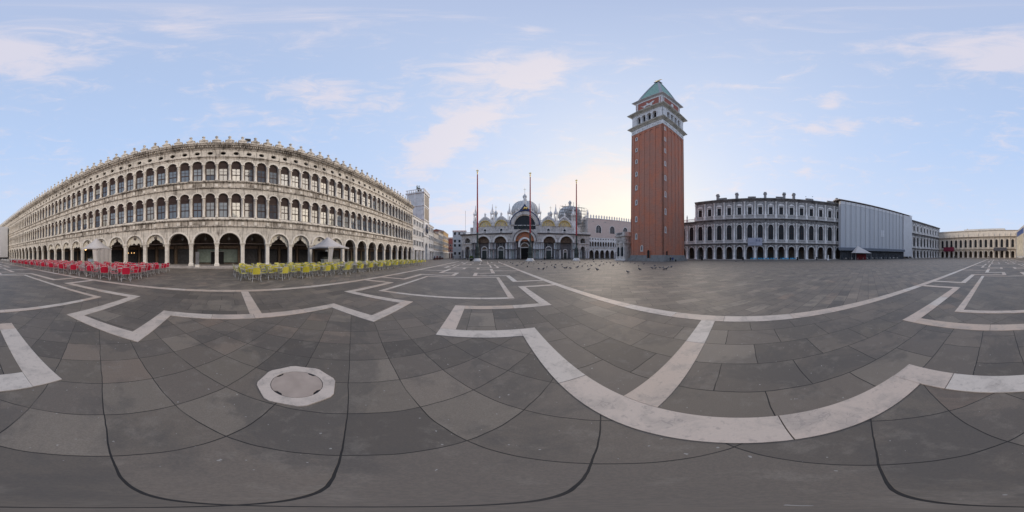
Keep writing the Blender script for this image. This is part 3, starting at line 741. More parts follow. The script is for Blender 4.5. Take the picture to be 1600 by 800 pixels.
# scaffold tower with printed sheet at the far west end
t = thing('scaffold_tower', 'white sheeted scaffold tower at the far west end of the long arcade', 'scaffold', P(AZN, DN), -R(AZN))
obj('sheeting', MB().box(-92, -71.9, -4.1, -.6, .9, 14.9), SHEET, t)
obj('printed_sheet', MB().box(-91, -73.5, -4.18, -4.12, 1.5, 12.2), plain('yellow_print', (.60, .54, .42), .8, .3, scale=.6), t)
obj('blue_banner', MB().box(-91, -73.5, -4.2, -4.12, 12.25, 14.8), plain('blue_print', (.04, .09, .30), .8, .3, scale=.6), t)
m = MB()
for i in range(11): 
    for y in (-4.3, -.5): m.tube([(-92+2*i, y, 0), (-92+2*i, y, 15.3)], .06, 5)
obj('poles', m, ALU, t)

# ---------------------------------------------------------------- south arcade, west wing (same orders), library wing
def balus(mb, x0, x1, y, z0, z1, step=.3, r=.10):
    mb.box(x0, x1, y-.12, y+.12, z0, z0+.14); mb.box(x0, x1, y-.13, y+.13, z1-.14, z1)
    x = x0+step/2
    while x < x1:
        mb.lathe([(r*.6, z0+.14), (r, z0+.14+(z1-z0-.28)*.35), (r*.5, z1-.3), (r*.7, z1-.14)], x, y, 5); x += step
def order(h, r, cap=.5):
    m = MB(); m.box(-r*1.35, r*1.35, -r*1.35, r*.2, 0, .22)
    m.lathe([(r*1.25, .22), (r*1.25, .32), (r, .42), (r*.86, h-cap), (r*1.0, h-cap+.06), (r*.95, h-cap+.12), (r*1.35, h-.1)], n=10)
    m.box(-r*1.4, r*1.4, -r*1.4, r*.2, h-.1, h); return m
def classical(root, ks, xk, bw, stone_, clean, dark, three, skip=lambda k: False, attic=None, deep=12, lastk=None):
    """bays of a two- or three-storey classical arcade front, y = 0 at the wall face"""
    wall = MB(); mould = MB(); ent = MB(); bal = MB(); win = []; win2 = []; ped = []
    k0, k1 = ks; x0, x1 = xk(k0), xk(k1)
    for k in range(k0, k1):
        a, b = xk(k), xk(k+1); c = (a+b)/2
        wall.arch(a, b, 0.3, 5.5, 0, c, 1.12, .3, 3.95, .7, 12)
        mould.ring(c, 3.95, 1.12, .22, -.07, .02, 12)
        for s in (-1, 1): mould.box(c+s*1.24-.14, c+s*1.24+.14, -.06, .05, 3.75, 3.97)
        mould.box(c-.16, c+.16, -.16, .02, 5.0, 5.5, .02)
        if skip(k): continue
        wall.arch(a, b, 6.2, 13.9, 0, c, .90, 7.6, 12.4, .5, 12)
        mould.ring(c, 12.4, .90, .2, -.08, .02, 12)
        for s in (-1, 1):
            mould.lathe([(.13, 7.6), (.11, 7.75), (.10, 11.9), (.15, 12.05), (.17, 12.15)], c+s*1.08, -.08, 6)
            mould.box(c+s*1.08-.18, c+s*1.08+.18, -.22, .03, 12.15, 12.4)
            mould.prismy([(c+s*.35, 13.85), (c+s*1.15, 13.85), (c+s*1.15, 13.1), (c+s*.95, 13.35)][::s], -.06, .02)
        win.append((c, 0, 0))
        balus(bal, a+.34, b-.34, -.42, 6.35, 7.45)
        if three:
            wall.rectwin(a, b, 14.7, 22.3, 0, c, .70, 17.2, 20.1, .45)
            mould.box(c-.9, c+.9, -.12, .02, 20.1, 20.3); mould.box(c-.88, c-.70, -.08, .02, 17.2, 20.1); mould.box(c+.70, c+.88, -.08, .02, 17.2, 20.1)
            mould.prismy([(c-1.15, 20.75), (c+1.15, 20.75), (c, 21.5)], -.3, .02) if k % 2 else mould.prismy([(c-1.15, 20.75)]+[(c-1.1*cos(pi*i/8), 20.8+.6*sin(pi*i/8)) for i in range(9)]+[(c+1.15, 20.75)], -.3, .02)
            mould.box(c-1.12, c+1.12, -.28, .02, 20.6, 20.75)
            for s in (-1, 1): mould.box(c+s*1.0-.12, c+s*1.0+.12, -.2, .02, 17.2, 20.6)
            balus(bal, a+.34, b-.34, -.42, 15.55, 16.95)
            win2.append((c, 0, 0))
            for q in (-.8, -.3, .3, .8): mould.lathe([(.02, 21.75), (.14, 21.9), (.16, 22.05), (.05, 22.25)], c+q, -.06, 5)
    obj('wall', wall, stone_, root); 
    tag(obj('carved_moulding', mould, clean, root), kind='stuff')
    segs = []; k = k0
    while k < k1:
        if skip(k): k += 1; continue
        j = k
        while j < k1 and not skip(j): j += 1
        segs.append((xk(k), xk(j))); k = j
    ent.prof(x0, x1, [(.5, 5.5), (-.12, 5.5), (-.12, 5.62), (-.05, 5.62), (-.05, 5.9), (-.35, 6.1), (-.62, 6.2), (-.62, 6.34), (.5, 6.34)])
    for a, b in segs:
        ent.prof(a, b, [(.5, 13.9), (-.12, 13.9), (-.12, 14.1), (-.05, 14.1), (-.05, 15.0), (-.4, 15.25), (-.68, 15.35), (-.68, 15.54), (.5, 15.54)] if three else
                 [(.5, 13.9), (-.12, 13.9), (-.12, 14.1), (-.05, 14.1), (-.05, 14.8), (-.5, 15.05), (-.72, 15.15), (-.72, 15.35), (.5, 15.35)])
        if three: ent.prof(a-.2, b+.2, [(.5, 22.3), (-.1, 22.3), (-.1, 22.6), (-.45, 22.95), (-.85, 23.2), (-.9, 23.55), (.5, 23.75)])
    obj('entablature', ent, dark, root)
    pp = []; p2 = []; p3 = []
    for k in range(k0, (k1 if lastk is None else lastk)+1):
        if skip(k) and skip(k-1): 
            pp.append((xk(k), 0, .3)); continue
        pp.append((xk(k), 0, .3)); p2.append((xk(k), 0, 7.45)); p3.append((xk(k), 0, 16.95))
    repeat('ground_column', order(5.2, .42, .4), clean, root, [(x, -.12, z) for x, y, z in pp], 60)
    repeat('upper_column', order(6.45, .33, .6), clean, root, [(x, -.12, z) for x, y, z in p2], 60)
    pd = MB(); pd.box(-.42, .42, -.62, .02, 6.34, 7.45); repeat('pedestal', pd, clean, root, [(x, 0, 0) for x, y, z in p2], 60)
    if three:
        repeat('top_column', order(5.35, .29, .6), clean, root, [(x, -.1, z) for x, y, z in p3], 60)
        pd = MB(); pd.box(-.40, .40, -.62, .02, 15.54, 16.95); repeat('pedestal', pd, clean, root, [(x, 0, 0) for x, y, z in p3], 60)
    tag(obj('balustrades', bal, clean, root), kind='stuff')
    fr = MB(); fr.ring(0, 12.4, .82, .09, .28, .36, 12, legs=4.7); fr.box(-.04, .04, .28, .36, 7.65, 13.2); fr.box(-.85, .85, .28, .36, 10.0, 10.1); fr.box(-.85, .85, .28, .36, 12.3, 12.4)
    gl = MB(); gl.fan(0, 12.4, .9, .40, 7.6, 12)
    repeat('window', fr, FRAME, root, win, 60, [('pane', gl, DGL)])
    if three:
        fr = MB(); fr.box(-.04, .04, .22, .30, 17.2, 20.1); fr.box(-.7, .7, .22, .30, 19.0, 19.08); fr.box(-.7, -.62, .22, .3, 17.2, 20.1); fr.box(.62, .7, .22, .3, 17.2, 20.1)
        gl = MB(); gl.box(-.7, .7, .32, .35, 17.2, 20.1)
        repeat('top_window', fr, FRAME, root, win2, 60, [('pane', gl, DGL)])
    core = MB(); top = 22.5 if three else 14.8
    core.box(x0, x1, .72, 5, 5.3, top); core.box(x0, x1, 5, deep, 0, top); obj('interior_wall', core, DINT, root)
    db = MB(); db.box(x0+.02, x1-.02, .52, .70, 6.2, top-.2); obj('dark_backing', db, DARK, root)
    st = MB(); st.box(x0, x1, -1.3, .2, 0, .15); st.box(x0, x1, -.75, 5, .15, .3); obj('step', st, MATS['step_stone'], root)
    return x0, x1
AZS, DS = 88.09, 60.0
Sx = fac('arcade_building', 'long grey three-storey classical arcade range with chimneys, behind the blue chairs', 'building', AZS, DS)
sk = lambda k: DS*(-.4335+.06449*k)
x0, x1 = classical(Sx, (0, 36), sk, DS*.06449, SST, SCL, SDK, True, skip=lambda k: 15 <= k <= 25)
obj('corner_block', MB().box(x1-.1, x1+14, .6, 14, 0, 14.7), DINT, Sx)
rf = MB(); rf.prof(x0-.2, x1, [(.3, 23.7), (7, 25.2), (13, 23.7)]); obj('roof', rf, SDK, Sx)
sw = MB(); sw.box(x0-.02, x0+.5, .02, 12, 0, 22.5); obj('end_wall', sw, SST, Sx)
ch = MB(); ch.box(-.5, .5, -.5, .5, 23.0, 26.6); ch.box(-.68, .68, -.68, .68, 26.2, 26.6); ch.box(-.5, .5, -.5, .5, 26.6, 27.1)
for px in (1122, 1151.5, 1195.5, 1225, 1240, 1307): obj('chimney', ch, SST, Sx, (DS*1.04*tan(R((px-1191.5)*.225)), 2.2, 0))
dm = MB(); dm.prof(-1.5, 1.5, [(-.8, 23.5), (-.8, 24.7), (0, 25.3), (.8, 24.7), (.8, 23.5)])
for px in (1130, 1175, 1218, 1264, 1297): obj('dormer', dm, SDK, Sx, (DS*1.04*tan(R((px-1191.5)*.225)), 2.0, 0))
# shop fronts behind the arches: shutters coloured dark for the arcade's shade, and dark openings
for k in range(0, 15):
    if k in (0, 1, 2, 9, 11): continue
    c = (sk(k)+sk(k+1))/2; obj('shutter', MB().box(c-1.1, c+1.1, 4.8, 4.98, .3, 2.9), plain('shade_dark_shutter', (.10, .10, .10)), Sx)
L = fac('library_wing', 'grey two-storey classical wing with a balustrade, just right of the brick tower', 'building', AZS, DS)
x0l, x1l = classical(L, (-7, 0), sk, DS*.06449, SST, SCL, SDK, False, lastk=-1)
bl = MB(); balus(bl, x0l, x1l, -.1, 15.36, 16.6, .35, .09)
for k in range(-7, 0): bl.box(sk(k)-.3, sk(k)+.3, -.4, .2, 15.35, 16.7)
tag(obj('roof_balustrade', bl, SCL, L), kind='stuff')
for k in (-2, -1):
    q = MB(); q.lathe([(.2, 16.7), (.25, 17.2), (.3, 17.6), (.15, 18.0), (.16, 18.3), (.05, 18.5)], sk(k), -.1, 6); obj('roof_statue', q, SST, L)
AZW, DW = 178.2, 112.8
Wg = fac('west_wing', 'cream classical wing with a tall plain attic closing the far west end', 'building', AZW, DW)
wk = lambda k: DW*(-.5231+.03346*k)
classical(Wg, (-1, 16), wk, DW*.03346, WST, WST, WDK, False, deep=14)
at = MB(); at.box(wk(-1), wk(16), -.1, .5, 15.35, 19.3); at.box(wk(-1), wk(16), .5, 14, 14.8, 19.2); obj('attic', at, WST, Wg)
co = MB(); co.prof(wk(-1), wk(16), [(.5, 19.2), (-.15, 19.2), (-.4, 19.5), (-.4, 19.7), (.5, 19.7)]); obj('attic_cornice', co, WDK, Wg)
rf = MB(); rf.prof(wk(-1), wk(8), [(1, 19.7), (1.2, 20.5), (8, 21.4), (12, 19.7)]); rf.prof(wk(5), wk(13), [(2, 19.7), (2, 21.3), (9, 21.3), (9, 19.7)]); obj('roof', rf, LEAD, Wg)
sa_ = MB(); sa_.box(-.35, .35, -.5, -.1, 15.36, 15.6); sa_.lathe([(.22, 15.6), (.28, 16.2), (.32, 16.9), (.16, 17.2), (.17, 17.5), (.04, 17.7)], 0, -.3, 7)
repeat('attic_statue', sa_, WST, Wg, [(wk(k), 0, 0) for k in range(1, 16) if k != 7])
cm = MB(); cm.box(-.4, .4, -.4, .4, 0, 1.6); obj('chimney', cm, WDK, Wg, (DW*tan(R((1512-1592)*.225))*1.03, 3, 20.3))
bn = obj('red_banner', MB().box(wk(.85), wk(3.15), -.85, -.8, 5.0, 8.2), plain('red_banner_cloth', (.20, .03, .06), .9, .15)); 
bn.matrix_basis = Wg.matrix_basis.copy(); tag(bn, 'red banner hanging over the balustrade of the cream far wing', 'banner')
bn = obj('dark_banner', MB().box(wk(11.0), wk(13.4), -.85, -.8, 5.2, 7.4), plain('dark_banner_cloth', (.10, .10, .12), .9, .4)); 
bn.matrix_basis = Wg.matrix_basis.copy(); tag(bn, 'dark grey banner on the balustrade near the right end of the cream far wing', 'banner')
t = thing('exhibition_banner', 'pale banner with dark numerals on the balustrade of the grey south range', 'banner', P(AZS, DS), -R(AZS))
bx0, bx1 = DS*tan(R((1168.8-1191.5)*.225)), DS*tan(R((1191-1191.5)*.225))
obj('cloth', MB().box(bx0, bx1, -.80, -.76, 5.3, 8.15), plain('pale_banner_cloth', (.42, .44, .53), .9, .08), t)
BLU = plain('dark_blue_ink', (.05, .07, .17))
bw_ = bx1-bx0
gm = MB(); gm.ring(bx0+bw_*.60, 7.28, .16, .12, -.84, -.80, 10); gm.ring(bx0+bw_*.60, 7.28, .16, .12, -.84, -.80, 10); 
def ringf(c, z, r, w): 
    m = MB(); n = 14
    for i in range(n):
        a, b = 2*pi*i/n, 2*pi*(i+1)/n
        m.add([(c+r*cos(a), -.82, z+r*sin(a)), (c+r*cos(b), -.82, z+r*sin(b)), (c+(r+w)*cos(b), -.82, z+(r+w)*sin(b)), (c+(r+w)*cos(a), -.82, z+(r+w)*sin(a))], [(0, 1, 2, 3)])
    return m
g8 = ringf(bx0+bw_*.60, 7.45, .13, .11); g8.merge(ringf(bx0+bw_*.60, 7.0, .16, .12)); obj('figure_eight', g8, BLU, t)
obj('figure_one', MB().box(bx0+bw_*.70, bx0+bw_*.70+.13, -.83, -.81, 6.75, 7.35), BLU, t)
g6 = ringf(bx0+bw_*.82, 6.98, .16, .11); g6.prismy([(bx0+bw_*.82-.27, 7.0), (bx0+bw_*.82-.14, 7.0), (bx0+bw_*.82+.14, 7.68), (bx0+bw_*.82+.0, 7.68)], -.83, -.81); obj('figure_six', g6, BLU, t)
obj('text_line', MB().box(bx0+bw_*.1, bx0+bw_*.62, -.83, -.81, 6.2, 6.28), BLU, t)

# scaffold with netting on the south range
t = thing('netted_scaffold', 'tall scaffold wrapped in blue grey netting on the south range', 'scaffold', P(AZS, DS), -R(AZS))
tx = lambda px, d: d*tan(R((px-1191.5)*.225))
sx0, sx1 = tx(1313, 57.4), tx(1411, 57.4); sx2 = tx(1425, 57.0)
obj('netting', MB().box(sx0, sx1, -2.6, -.95, 4.9, 23.0), NETTING, t)
obj('lift_tower_sheeting', MB().box(sx1+.05, sx2, -3.0, -.95, 1.2, 24.2), SHEET, t)
obj('white_band', MB().box(sx0+.2, sx1, -2.66, -.95, 23.02, 24.3), plain('white_strip', (.66, .67, .70), .8, .1), t)
rf = MB(); rf.prof(sx0-.8, sx2+.3, [(-3.1, 24.7), (-3.1, 24.9), (2, 25.9), (9, 25.2), (9, 24.9), (2, 25.6)]); obj('temporary_roof', rf, plain('roof_sheet', (.42, .37, .35), .8), t)
ps = MB(); x = sx0
while x < sx2:
    ps.tube([(x, -2.72, 0), (x, -2.72, 24.8)], .05, 5); x += 2.45
obj('poles', ps, plain('scaffold_pole', (.20, .21, .23), .5), t)
cp = MB(); cp.prof(sx0-1.2, sx1, [(-4.0, 3.7), (-4.0, 4.7), (-3.9, 4.95), (-2.62, 5.0), (-2.62, 4.8), (-3.8, 3.7)]); obj('protective_canopy', cp, plain('grey_fascia_board', (.17, .19, .23), .7), t)
cp = MB(); cp.box(sx0, sx1, -2.9, -2.6, 0, 3.7); obj('dark_hoarding', cp, plain('dark_hoarding', (.045, .05, .06), .7, .5, scale=1), t)
px_ = MB()
obj('white_patch', MB().box(tx(1376.5, 57.3), tx(1381.5, 57.3), -2.7, -2.62, 10.6, 13.8), plain('white_patch', (.62, .64, .68)), t)
# small canopy by the scaffold
tc_ = thing('cafe_canopy', 'small pale canopy in front of the netted scaffold', 'canopy', loc2w(AZS, tx(1343, 54), 53.2), -R(AZS))
obj('canvas_roof', MB().add([(-3.4, -1.6, 2.7), (4.2, -1.6, 2.6), (4.2, 1.6, 2.6), (-3.4, 1.6, 2.7), (-1.4, 0, 5.4)], [(0, 1, 4), (1, 2, 4), (2, 3, 4), (3, 0, 4)]), CANV, tc_)
for sx in (-3.3, 4.1):
    for sy in (-1.5, 1.5): obj('post', MB().tube([(sx, sy, 0), (sx, sy, 2.7)], .05, 5), ALU, tc_)
obj('red_panel', MB().box(-1, 3.6, 1.2, 1.4, 0, 2.3), plain('dark_red_panel', (.16, .02, .025)), tc_)

# ---------------------------------------------------------------- brick bell tower
T = thing('bell_tower', 'tall red brick bell tower with white belfry and green pyramid roof', 'tower', (40.7, 32.5, 0), R(2))
HB = 6.2
pl = MB(); pl.box(-HB-.75, HB+.75, -HB-.75, HB+.75, 0, .45); pl.box(-HB-.45, HB+.45, -HB-.45, HB+.45, .45, .9); pl.box(-HB-.12, HB+.12, -HB-.12, HB+.12, .9, 1.75)
obj('plinth', pl, stone('grey_plinth', (.30, .30, .30), (.12, .12, .12), .5, .4, .45), T)
sh = MB(); tp = .22
def tap(z): return HB-tp*(z-1.75)/46.3
def fourfaces(fn):
    m = MB()
    for q in range(4):
        f = MB(); fn(f, q); f.rotz(q*pi/2); m.merge(f)
    return m
sb = MB(); a, b = tap(1.75)-.15, tap(48)-.15
sb.add([(-a, -a, 1.75), (a, -a, 1.75), (a, a, 1.75), (-a, a, 1.75), (-b, -b, 48.1), (b, -b, 48.1), (b, b, 48.1), (-b, b, 48.1)], [(0, 3, 2, 1), (4, 5, 6, 7), (0, 1, 5, 4), (1, 2, 6, 5), (2, 3, 7, 6), (3, 0, 4, 7)])
def les(f, q):
    hb, ht = tap(1.75), tap(48)
    def strip(c0, c1, out=0.0):
        r = ht/hb; y0, y1 = -hb-out, -ht-out
        f.add([(c0, y0, 1.75), (c1, y0, 1.75), (c1*r, y1, 48.05), (c0*r, y1, 48.05), (c0, y0+.5, 1.75), (c1, y0+.5, 1.75), (c1*r, y1+.5, 48.05), (c0*r, y1+.5, 48.05)],
              [(0, 1, 2, 3), (0, 3, 7, 4), (1, 5, 6, 2)])
    strip(-hb, -hb+1.25); strip(hb-1.25, hb)
    for i in range(4): c = -hb+1.25+.92*(i+1)+.75*i+.03; c = -3.1+i*2.067; strip(c-.42, c+.42, -.04)
sb.merge(fourfaces(les))
# head arches of the recesses
ha = fourfaces(lambda f, q: [f.ring(-4.03+i*2.02 if False else (-4.0+2.0*i), 46.3, .55, .25, -6.0, -5.7, 8, legs=0) for i in range(5)]); sb.merge(ha); obj('shaft', sb, BRICK, T)
# slit windows (white surrounds); faces: -x side is seen on the left, -y side on the right
slitL = [(994.3, z) for z in (217, 234, 252, 271.6, 293, 316, 342, 369)]+[(1003, 387.5)]
slitR = [(1039.5, z) for z in (200.5, 217, 235, 255, 277.4, 303, 330, 358.5)]
def slit(ax_, px, py):
    az = R(azp(px)); cx, cy = 40.7, 32.5
    if ax_ == 'x': X_ = cx-HB-.05; Y_ = X_/tan(az)
    else: Y_ = cy-HB-.05; X_ = Y_*tan(az)
    d = math.hypot(X_, Y_); z = 1.5+d*tan(R((400-py)*.225))
    v = T.matrix_basis.inverted() @ Vector((X_, Y_, 0)); off = tap(z)-HB
    f = MB(); f.ring(0, .4, .2, .24, -.14, .1, 6, legs=1.15); f.box(-.48, .48, -.16, .1, -1.05, -.75)
    dkm = MB(); dkm.fan(0, .4, .2, -.03, -.75, 6)
    rz = -pi/2 if ax_ == 'x' else 0
    L_ = (v.x-off if ax_ == 'x' else v.x, v.y if ax_ == 'x' else v.y-off, z)
    o = obj('slit_window', f, plain('white_surround', (.62, .62, .62)), T, L_, rz); obj('dark_opening', dkm, DARK, o)
for p in slitL: slit('x', *p)
for p in slitR: slit('y', *p)
def towerdoor(ax_, px, w, z0, z1):
    az = R(azp(px))
    if ax_ == 'x': X_ = 40.7-HB-.02; Y_ = X_/tan(az)
    else: Y_ = 32.5-HB-.02; X_ = Y_*tan(az)
    v = T.matrix_basis.inverted() @ Vector((X_, Y_, 0)); m = MB(); m.fan(0, z1-w/2, w/2, -.16, z0, 8); m.ring(0, z1-w/2, w/2, .12, -.22, .1, 8, legs=z1-w/2-z0)
    m2_ = MB(); m2_.fan(0, z1-w/2, w/2-.0, -.15, z0, 8)
    o = obj('door', m2_, BLACK, T, (v.x, v.y, 0), -pi/2 if ax_ == 'x' else 0)
    fr_ = MB().ring(0, z1-w/2, w/2, .12, -.22, .1, 8, legs=z1-w/2-z0); obj('door_frame', fr_, BRICK, o)
towerdoor('x', 1013.8, .95, .9, 3.2); towerdoor('y', 1041.2, .85, 1.0, 2.9)
h = 5.95
fz = MB(); fz.box(-h-.08, h+.08, -h-.08, h+.08, 48.0, 48.5); fz.box(-h-.02, h+.02, -h-.02, h+.02, 48.5, 50.4)
def sqring(mb, prof_):   # square cornice from (halfwidth, z)
    for (a, z0), (b, z1) in zip(prof_[:-1], prof_[1:]):
        mb.add([(-a, -a, z0), (a, -a, z0), (a, a, z0), (-a, a, z0), (-b, -b, z1), (b, -b, z1), (b, b, z1), (-b, b, z1)], [(0, 1, 5, 4), (1, 2, 6, 5), (2, 3, 7, 6), (3, 0, 4, 7)])
    return mb
TST = stone('tower_white_stone', (.78, .77, .77), (.32, .31, .31), .5, .35)
def shells(f, q):
    for i in range(6): f.lathe([(.0, 0), (.42, .05), (.5, .25), (.3, .3)], 0, 0, 10) if False else f.ring(-4.7+1.88*i, 48.9, .45, .16, -h-.16, -h, 8)
    for i in range(6): f.fan(-4.7+1.88*i, 48.9, .42, -h-.06, None, 8)
fz.merge(fourfaces(shells)); obj('shell_frieze', fz, TST, T)
TDK = stone('tower_stained_stone', (.56, .54, .48), (.20, .19, .15), .9, .6)
cn = sqring(MB(), [(h, 50.4), (h+.25, 50.5), (h+.3, 50.8), (h+.95, 51.4), (h+1.0, 51.75), (h+.2, 52.2), (h-.1, 52.2)]); obj('lower_cornice', cn, TDK, T)
bf = MB()
def belf(f, q):
    for i in range(4): f.arch(-4.0+2.0*i, -2.0+2.0*i, 52.1, 59.5, -h+.12, -3.0+2.0*i, .68, 53.4, 57.2, .9, 10)
    f.box(-h+.12, -4.0, -h+.12, -h+1.0, 52.1, 59.5); f.box(4.0, h-.12, -h+.12, -h+1.0, 52.1, 59.5)
    for i in range(5): f.lathe([(.2, 53.3), (.17, 53.5), (.15, 56.6), (.24, 57.0)], -4.0+2.0*i, -h+.05, 8)
    for i in range(4): f.ring(-3.0+2.0*i, 57.2, .68, .14, -h+.04, -h+.15, 10)
    for s in (-1, 1):
        f.box(s*4.95-.75, s*4.95+.75, -h-.02, -h+.2, 52.6, 58.6); 
    f.box(-h+.02, h-.02, -h, -h+.3, 58.7, 59.0)
bf.merge(fourfaces(belf)); obj('belfry', bf, TST, T)
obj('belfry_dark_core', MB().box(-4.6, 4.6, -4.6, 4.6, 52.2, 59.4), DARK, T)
cn = sqring(MB(), [(h-.1, 59.5), (h+.1, 59.6), (h+.1, 59.9), (h+1.0, 60.5), (h+1.08, 60.95), (h, 61.6), (5.2, 61.6)]); obj('upper_cornice', cn, TDK, T)
atb = MB(); g = 5.0
atb.box(-g, g, -g, g, 61.5, 70.3); obj('attic', atb, plain('attic_brick', (.36, .13, .10), .9, .2), T)
def pil(f, q):
    for s in (-1, 1):
        for w in (4.82, 4.2): f.box(s*w-.16, s*w+.16, -g-.12, -g+.1, 61.6, 70.2)
    f.box(-g-.1, g+.1, -g-.1, -g+.2, 69.3, 70.2); f.box(-g-.14, g+.14, -g-.14, -g+.1, 61.6, 62.2)
obj('attic_pilasters', fourfaces(pil), TST, T)
def lion(sgn):
    v = [(0, 0, 0), (.9, 0, .1), (1.8, 0, .2), (2.5, 0, .9), (2.9, 0, 1.6), (3.3, 0, 1.5), (2.3, 0, -.6), (2.5, 0, -1.3), (.1, 0, -.8), (-.2, 0, -1.4), (1.2, -.1, 1.2), (.6, -.1, 2.1), (-.8, 0, .5), (-1.3, 0, 1.2)]
    e_ = [(0, 1), (1, 2), (2, 3), (3, 4), (4, 5), (2, 6), (6, 7), (0, 8), (8, 9), (1, 10), (10, 11), (0, 12), (12, 13)]
    return skin([(x-1, y, z) for x, y, z in v], e_, [.55, .5, .6, .5, .45, .25, .25, .2, .28, .2, .3, .2, .15, .1])
o = obj('relief_lion', lion(1), TST, T, (-g-.05, .2, 65.3), -pi/2); o.scale = (1.15, .5, 1.15)
fg = MB(); fg.lathe([(.5, 63), (.6, 64), (.45, 65.4), (.55, 66.4), (.3, 67), (.32, 67.6), (.1, 68)], 0, -g-.1, 8); fg.box(-1.5, 1.5, -g-.4, -g, 62.3, 63.1); obj('relief_figure', fg, TST, T)
cn = sqring(MB(), [(g, 70.2), (g+.25, 70.5), (g+.95, 70.95), (g+1.0, 71.3), (g-.2, 71.6)]); obj('eaves', cn, LEAD, T)
rf = sqring(MB(), [(g-.1, 71.5), (.55, 94.6)]); obj('pyramid_roof', rf, COPPER, T)
rb = MB()
for sx, sy in ((1, 1), (1, -1), (-1, 1), (-1, -1)):
    a0 = g-.1; w = .55
    vs = [(sx*a0, sy*(a0-w*1.4), 71.5), (sx*(a0+.1), sy*(a0+.1), 71.5), (sx*(a0-w*1.4), sy*a0, 71.5), (sx*.62, sy*.15, 94.7), (sx*.68, sy*.68, 94.7), (sx*.15, sy*.62, 94.7)]
    vs = [(x+sx*.05, y+sy*.05, z) for x, y, z in vs]; rb.add(vs, [(0, 1, 4, 3), (1, 2, 5, 4)])
obj('roof_ribs', rb, plain('grey_rib_stone', (.40, .40, .44)), T)
obj('roof_cap', sqring(MB(), [(.6, 94.5), (1.0, 94.8), (1.0, 95.2), (.3, 95.8), (.05, 96)]), DKMET, T)
ang = skin([(0, 0, 0), (0, 0, 1.1), (0, 0, 2.0), (0, 0, 2.6), (0, .9, 2.5), (0, 1.5, 3.0), (0, -.9, 2.6), (0, -1.6, 2.1), (.6, 0, 1.9)], [(0, 1), (1, 2), (2, 3), (2, 4), (4, 5), (2, 6), (6, 7), (2, 8)], [.45, .35, .3, .2, .25, .1, .25, .1, .1])
obj('gilded_figure', ang, GOLD, T, (0, 0, 95.9))

# ---------------------------------------------------------------- basilica
AZB, DB = 4.5, 72.0
B = fac('basilica', 'white marble basilica with five portals, gilded lunettes, pinnacles and lead domes', 'church', AZB, DB)
bx = lambda px, d=DB: d*tan(R((px-820)*.225))
PC = [(-18.8, 2.95, 7.6), (-10.95, 2.75, 7.6), (0, 4.15, 8.2), (10.95, 2.75, 7.6), (18.8, 2.95, 7.6)]
w = MB(); mo = MB(); edges = [-24.0, -15.0, -6.6, 6.6, 15.0, 24.0]
for i, (c, hw, zp) in enumerate(PC):
    a, b = edges[i], edges[i+1]
    w.arch(a, b, .4, 11.3 if i != 2 else 12.9, 0, c, hw, .4, zp, 2.6, 16)
    mo.ring(c, zp, hw, .62, -.25, .05, 16); mo.ring(c, zp, hw+.62, .16, -.38, .05, 16)
w.box(-6.6, 6.6, 0, 2.6, 12.9, 13.4)
obj('lower_wall', w, BST, B); tag(obj('portal_arch_moulding', mo, BLT, B), kind='stuff')
# corner porticoes
for a, b, c in ((-29.6, -24.0, -26.6), (24.0, 30.4, 27.0)):
    cw = MB(); cw.arch(a, b, 7.6, 11.3, .3, c, 1.3, 7.6, 8.6, 2, 10); cw.box(a, b, .1, 3, 7.0, 7.6); cw.arch(a, b, .4, 7.0, .4, c, 1.1, .4, 4.9, 2, 10); obj('corner_portico', cw, BST, B)
cc = MB(); cc.lathe([(.34, .4), (.34, .55), (.26, .7), (.24, 4.0), (.36, 4.25)], 0, 0, 8); 
c2 = MB(); c2.lathe([(.32, 4.65), (.24, 4.8), (.22, 7.0), (.36, 7.3)], 0, 0, 8)
tones = [plain('white_marble_shaft', (.66, .66, .68), .4, .1), plain('dark_marble_shaft', (.14, .15, .18), .35, .2), plain('green_grey_marble_shaft', (.33, .37, .38), .4, .2), plain('pinkish_marble_shaft', (.42, .36, .37), .4, .15)]
rs = random.Random(11); n_ = 0; spots = []
for i in range(6):
    if i == 0: xs = [-23.5, -22.8, -22.1]
    elif i == 5: xs = [22.1, 22.8, 23.5]
    else:
        l = PC[i-1][0]+PC[i-1][1]+.15; r = PC[i][0]-PC[i][1]-.15; k = max(3, int((r-l)/.62)); xs = [l+(r-l)*j/(k-1) for j in range(k)]
    spots += [(x, -.42) for x in xs]
for (c, hw, zp) in PC:      # inside the recess
    spots += [(c+s*(hw-.25), y) for s in (-1, 1) for y in (.5, 1.2, 1.9)]
spots += [(-28.9, -.1), (-27.9, -.1), (-25.4, -.1), (-24.5, -.1), (25.0, -.1), (26.0, -.1), (28.6, -.1), (29.6, -.1)]
m1 = [cc.mesh('column') for _ in tones]; mm2 = [c2.mesh('column') for _ in tones]
for a, t_ in zip(m1, tones): a.materials.append(t_)
for a, t_ in zip(mm2, tones): a.materials.append(t_)
for j, (x, y) in enumerate(spots):
    q = rs.choice((0, 0, 0, 1, 2, 3)); obj('column', m1[q], None, B, (x, y, 0))
    q = rs.choice((0, 0, 2, 3, 1)); 
    if j < 48: obj('upper_column', mm2[q], None, B, (x, y, 0))
for i in range(6):
    l = -24.3 if i == 0 else PC[i-1][0]+PC[i-1][1]; r = 24.3 if i == 5 else PC[i][0]-PC[i][1]
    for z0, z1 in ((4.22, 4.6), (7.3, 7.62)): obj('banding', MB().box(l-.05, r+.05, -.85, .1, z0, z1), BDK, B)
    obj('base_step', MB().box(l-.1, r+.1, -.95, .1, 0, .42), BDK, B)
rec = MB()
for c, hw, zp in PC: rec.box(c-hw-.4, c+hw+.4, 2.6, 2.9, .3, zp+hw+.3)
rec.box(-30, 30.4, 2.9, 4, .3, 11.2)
obj('recess_wall', rec, BDK, B)
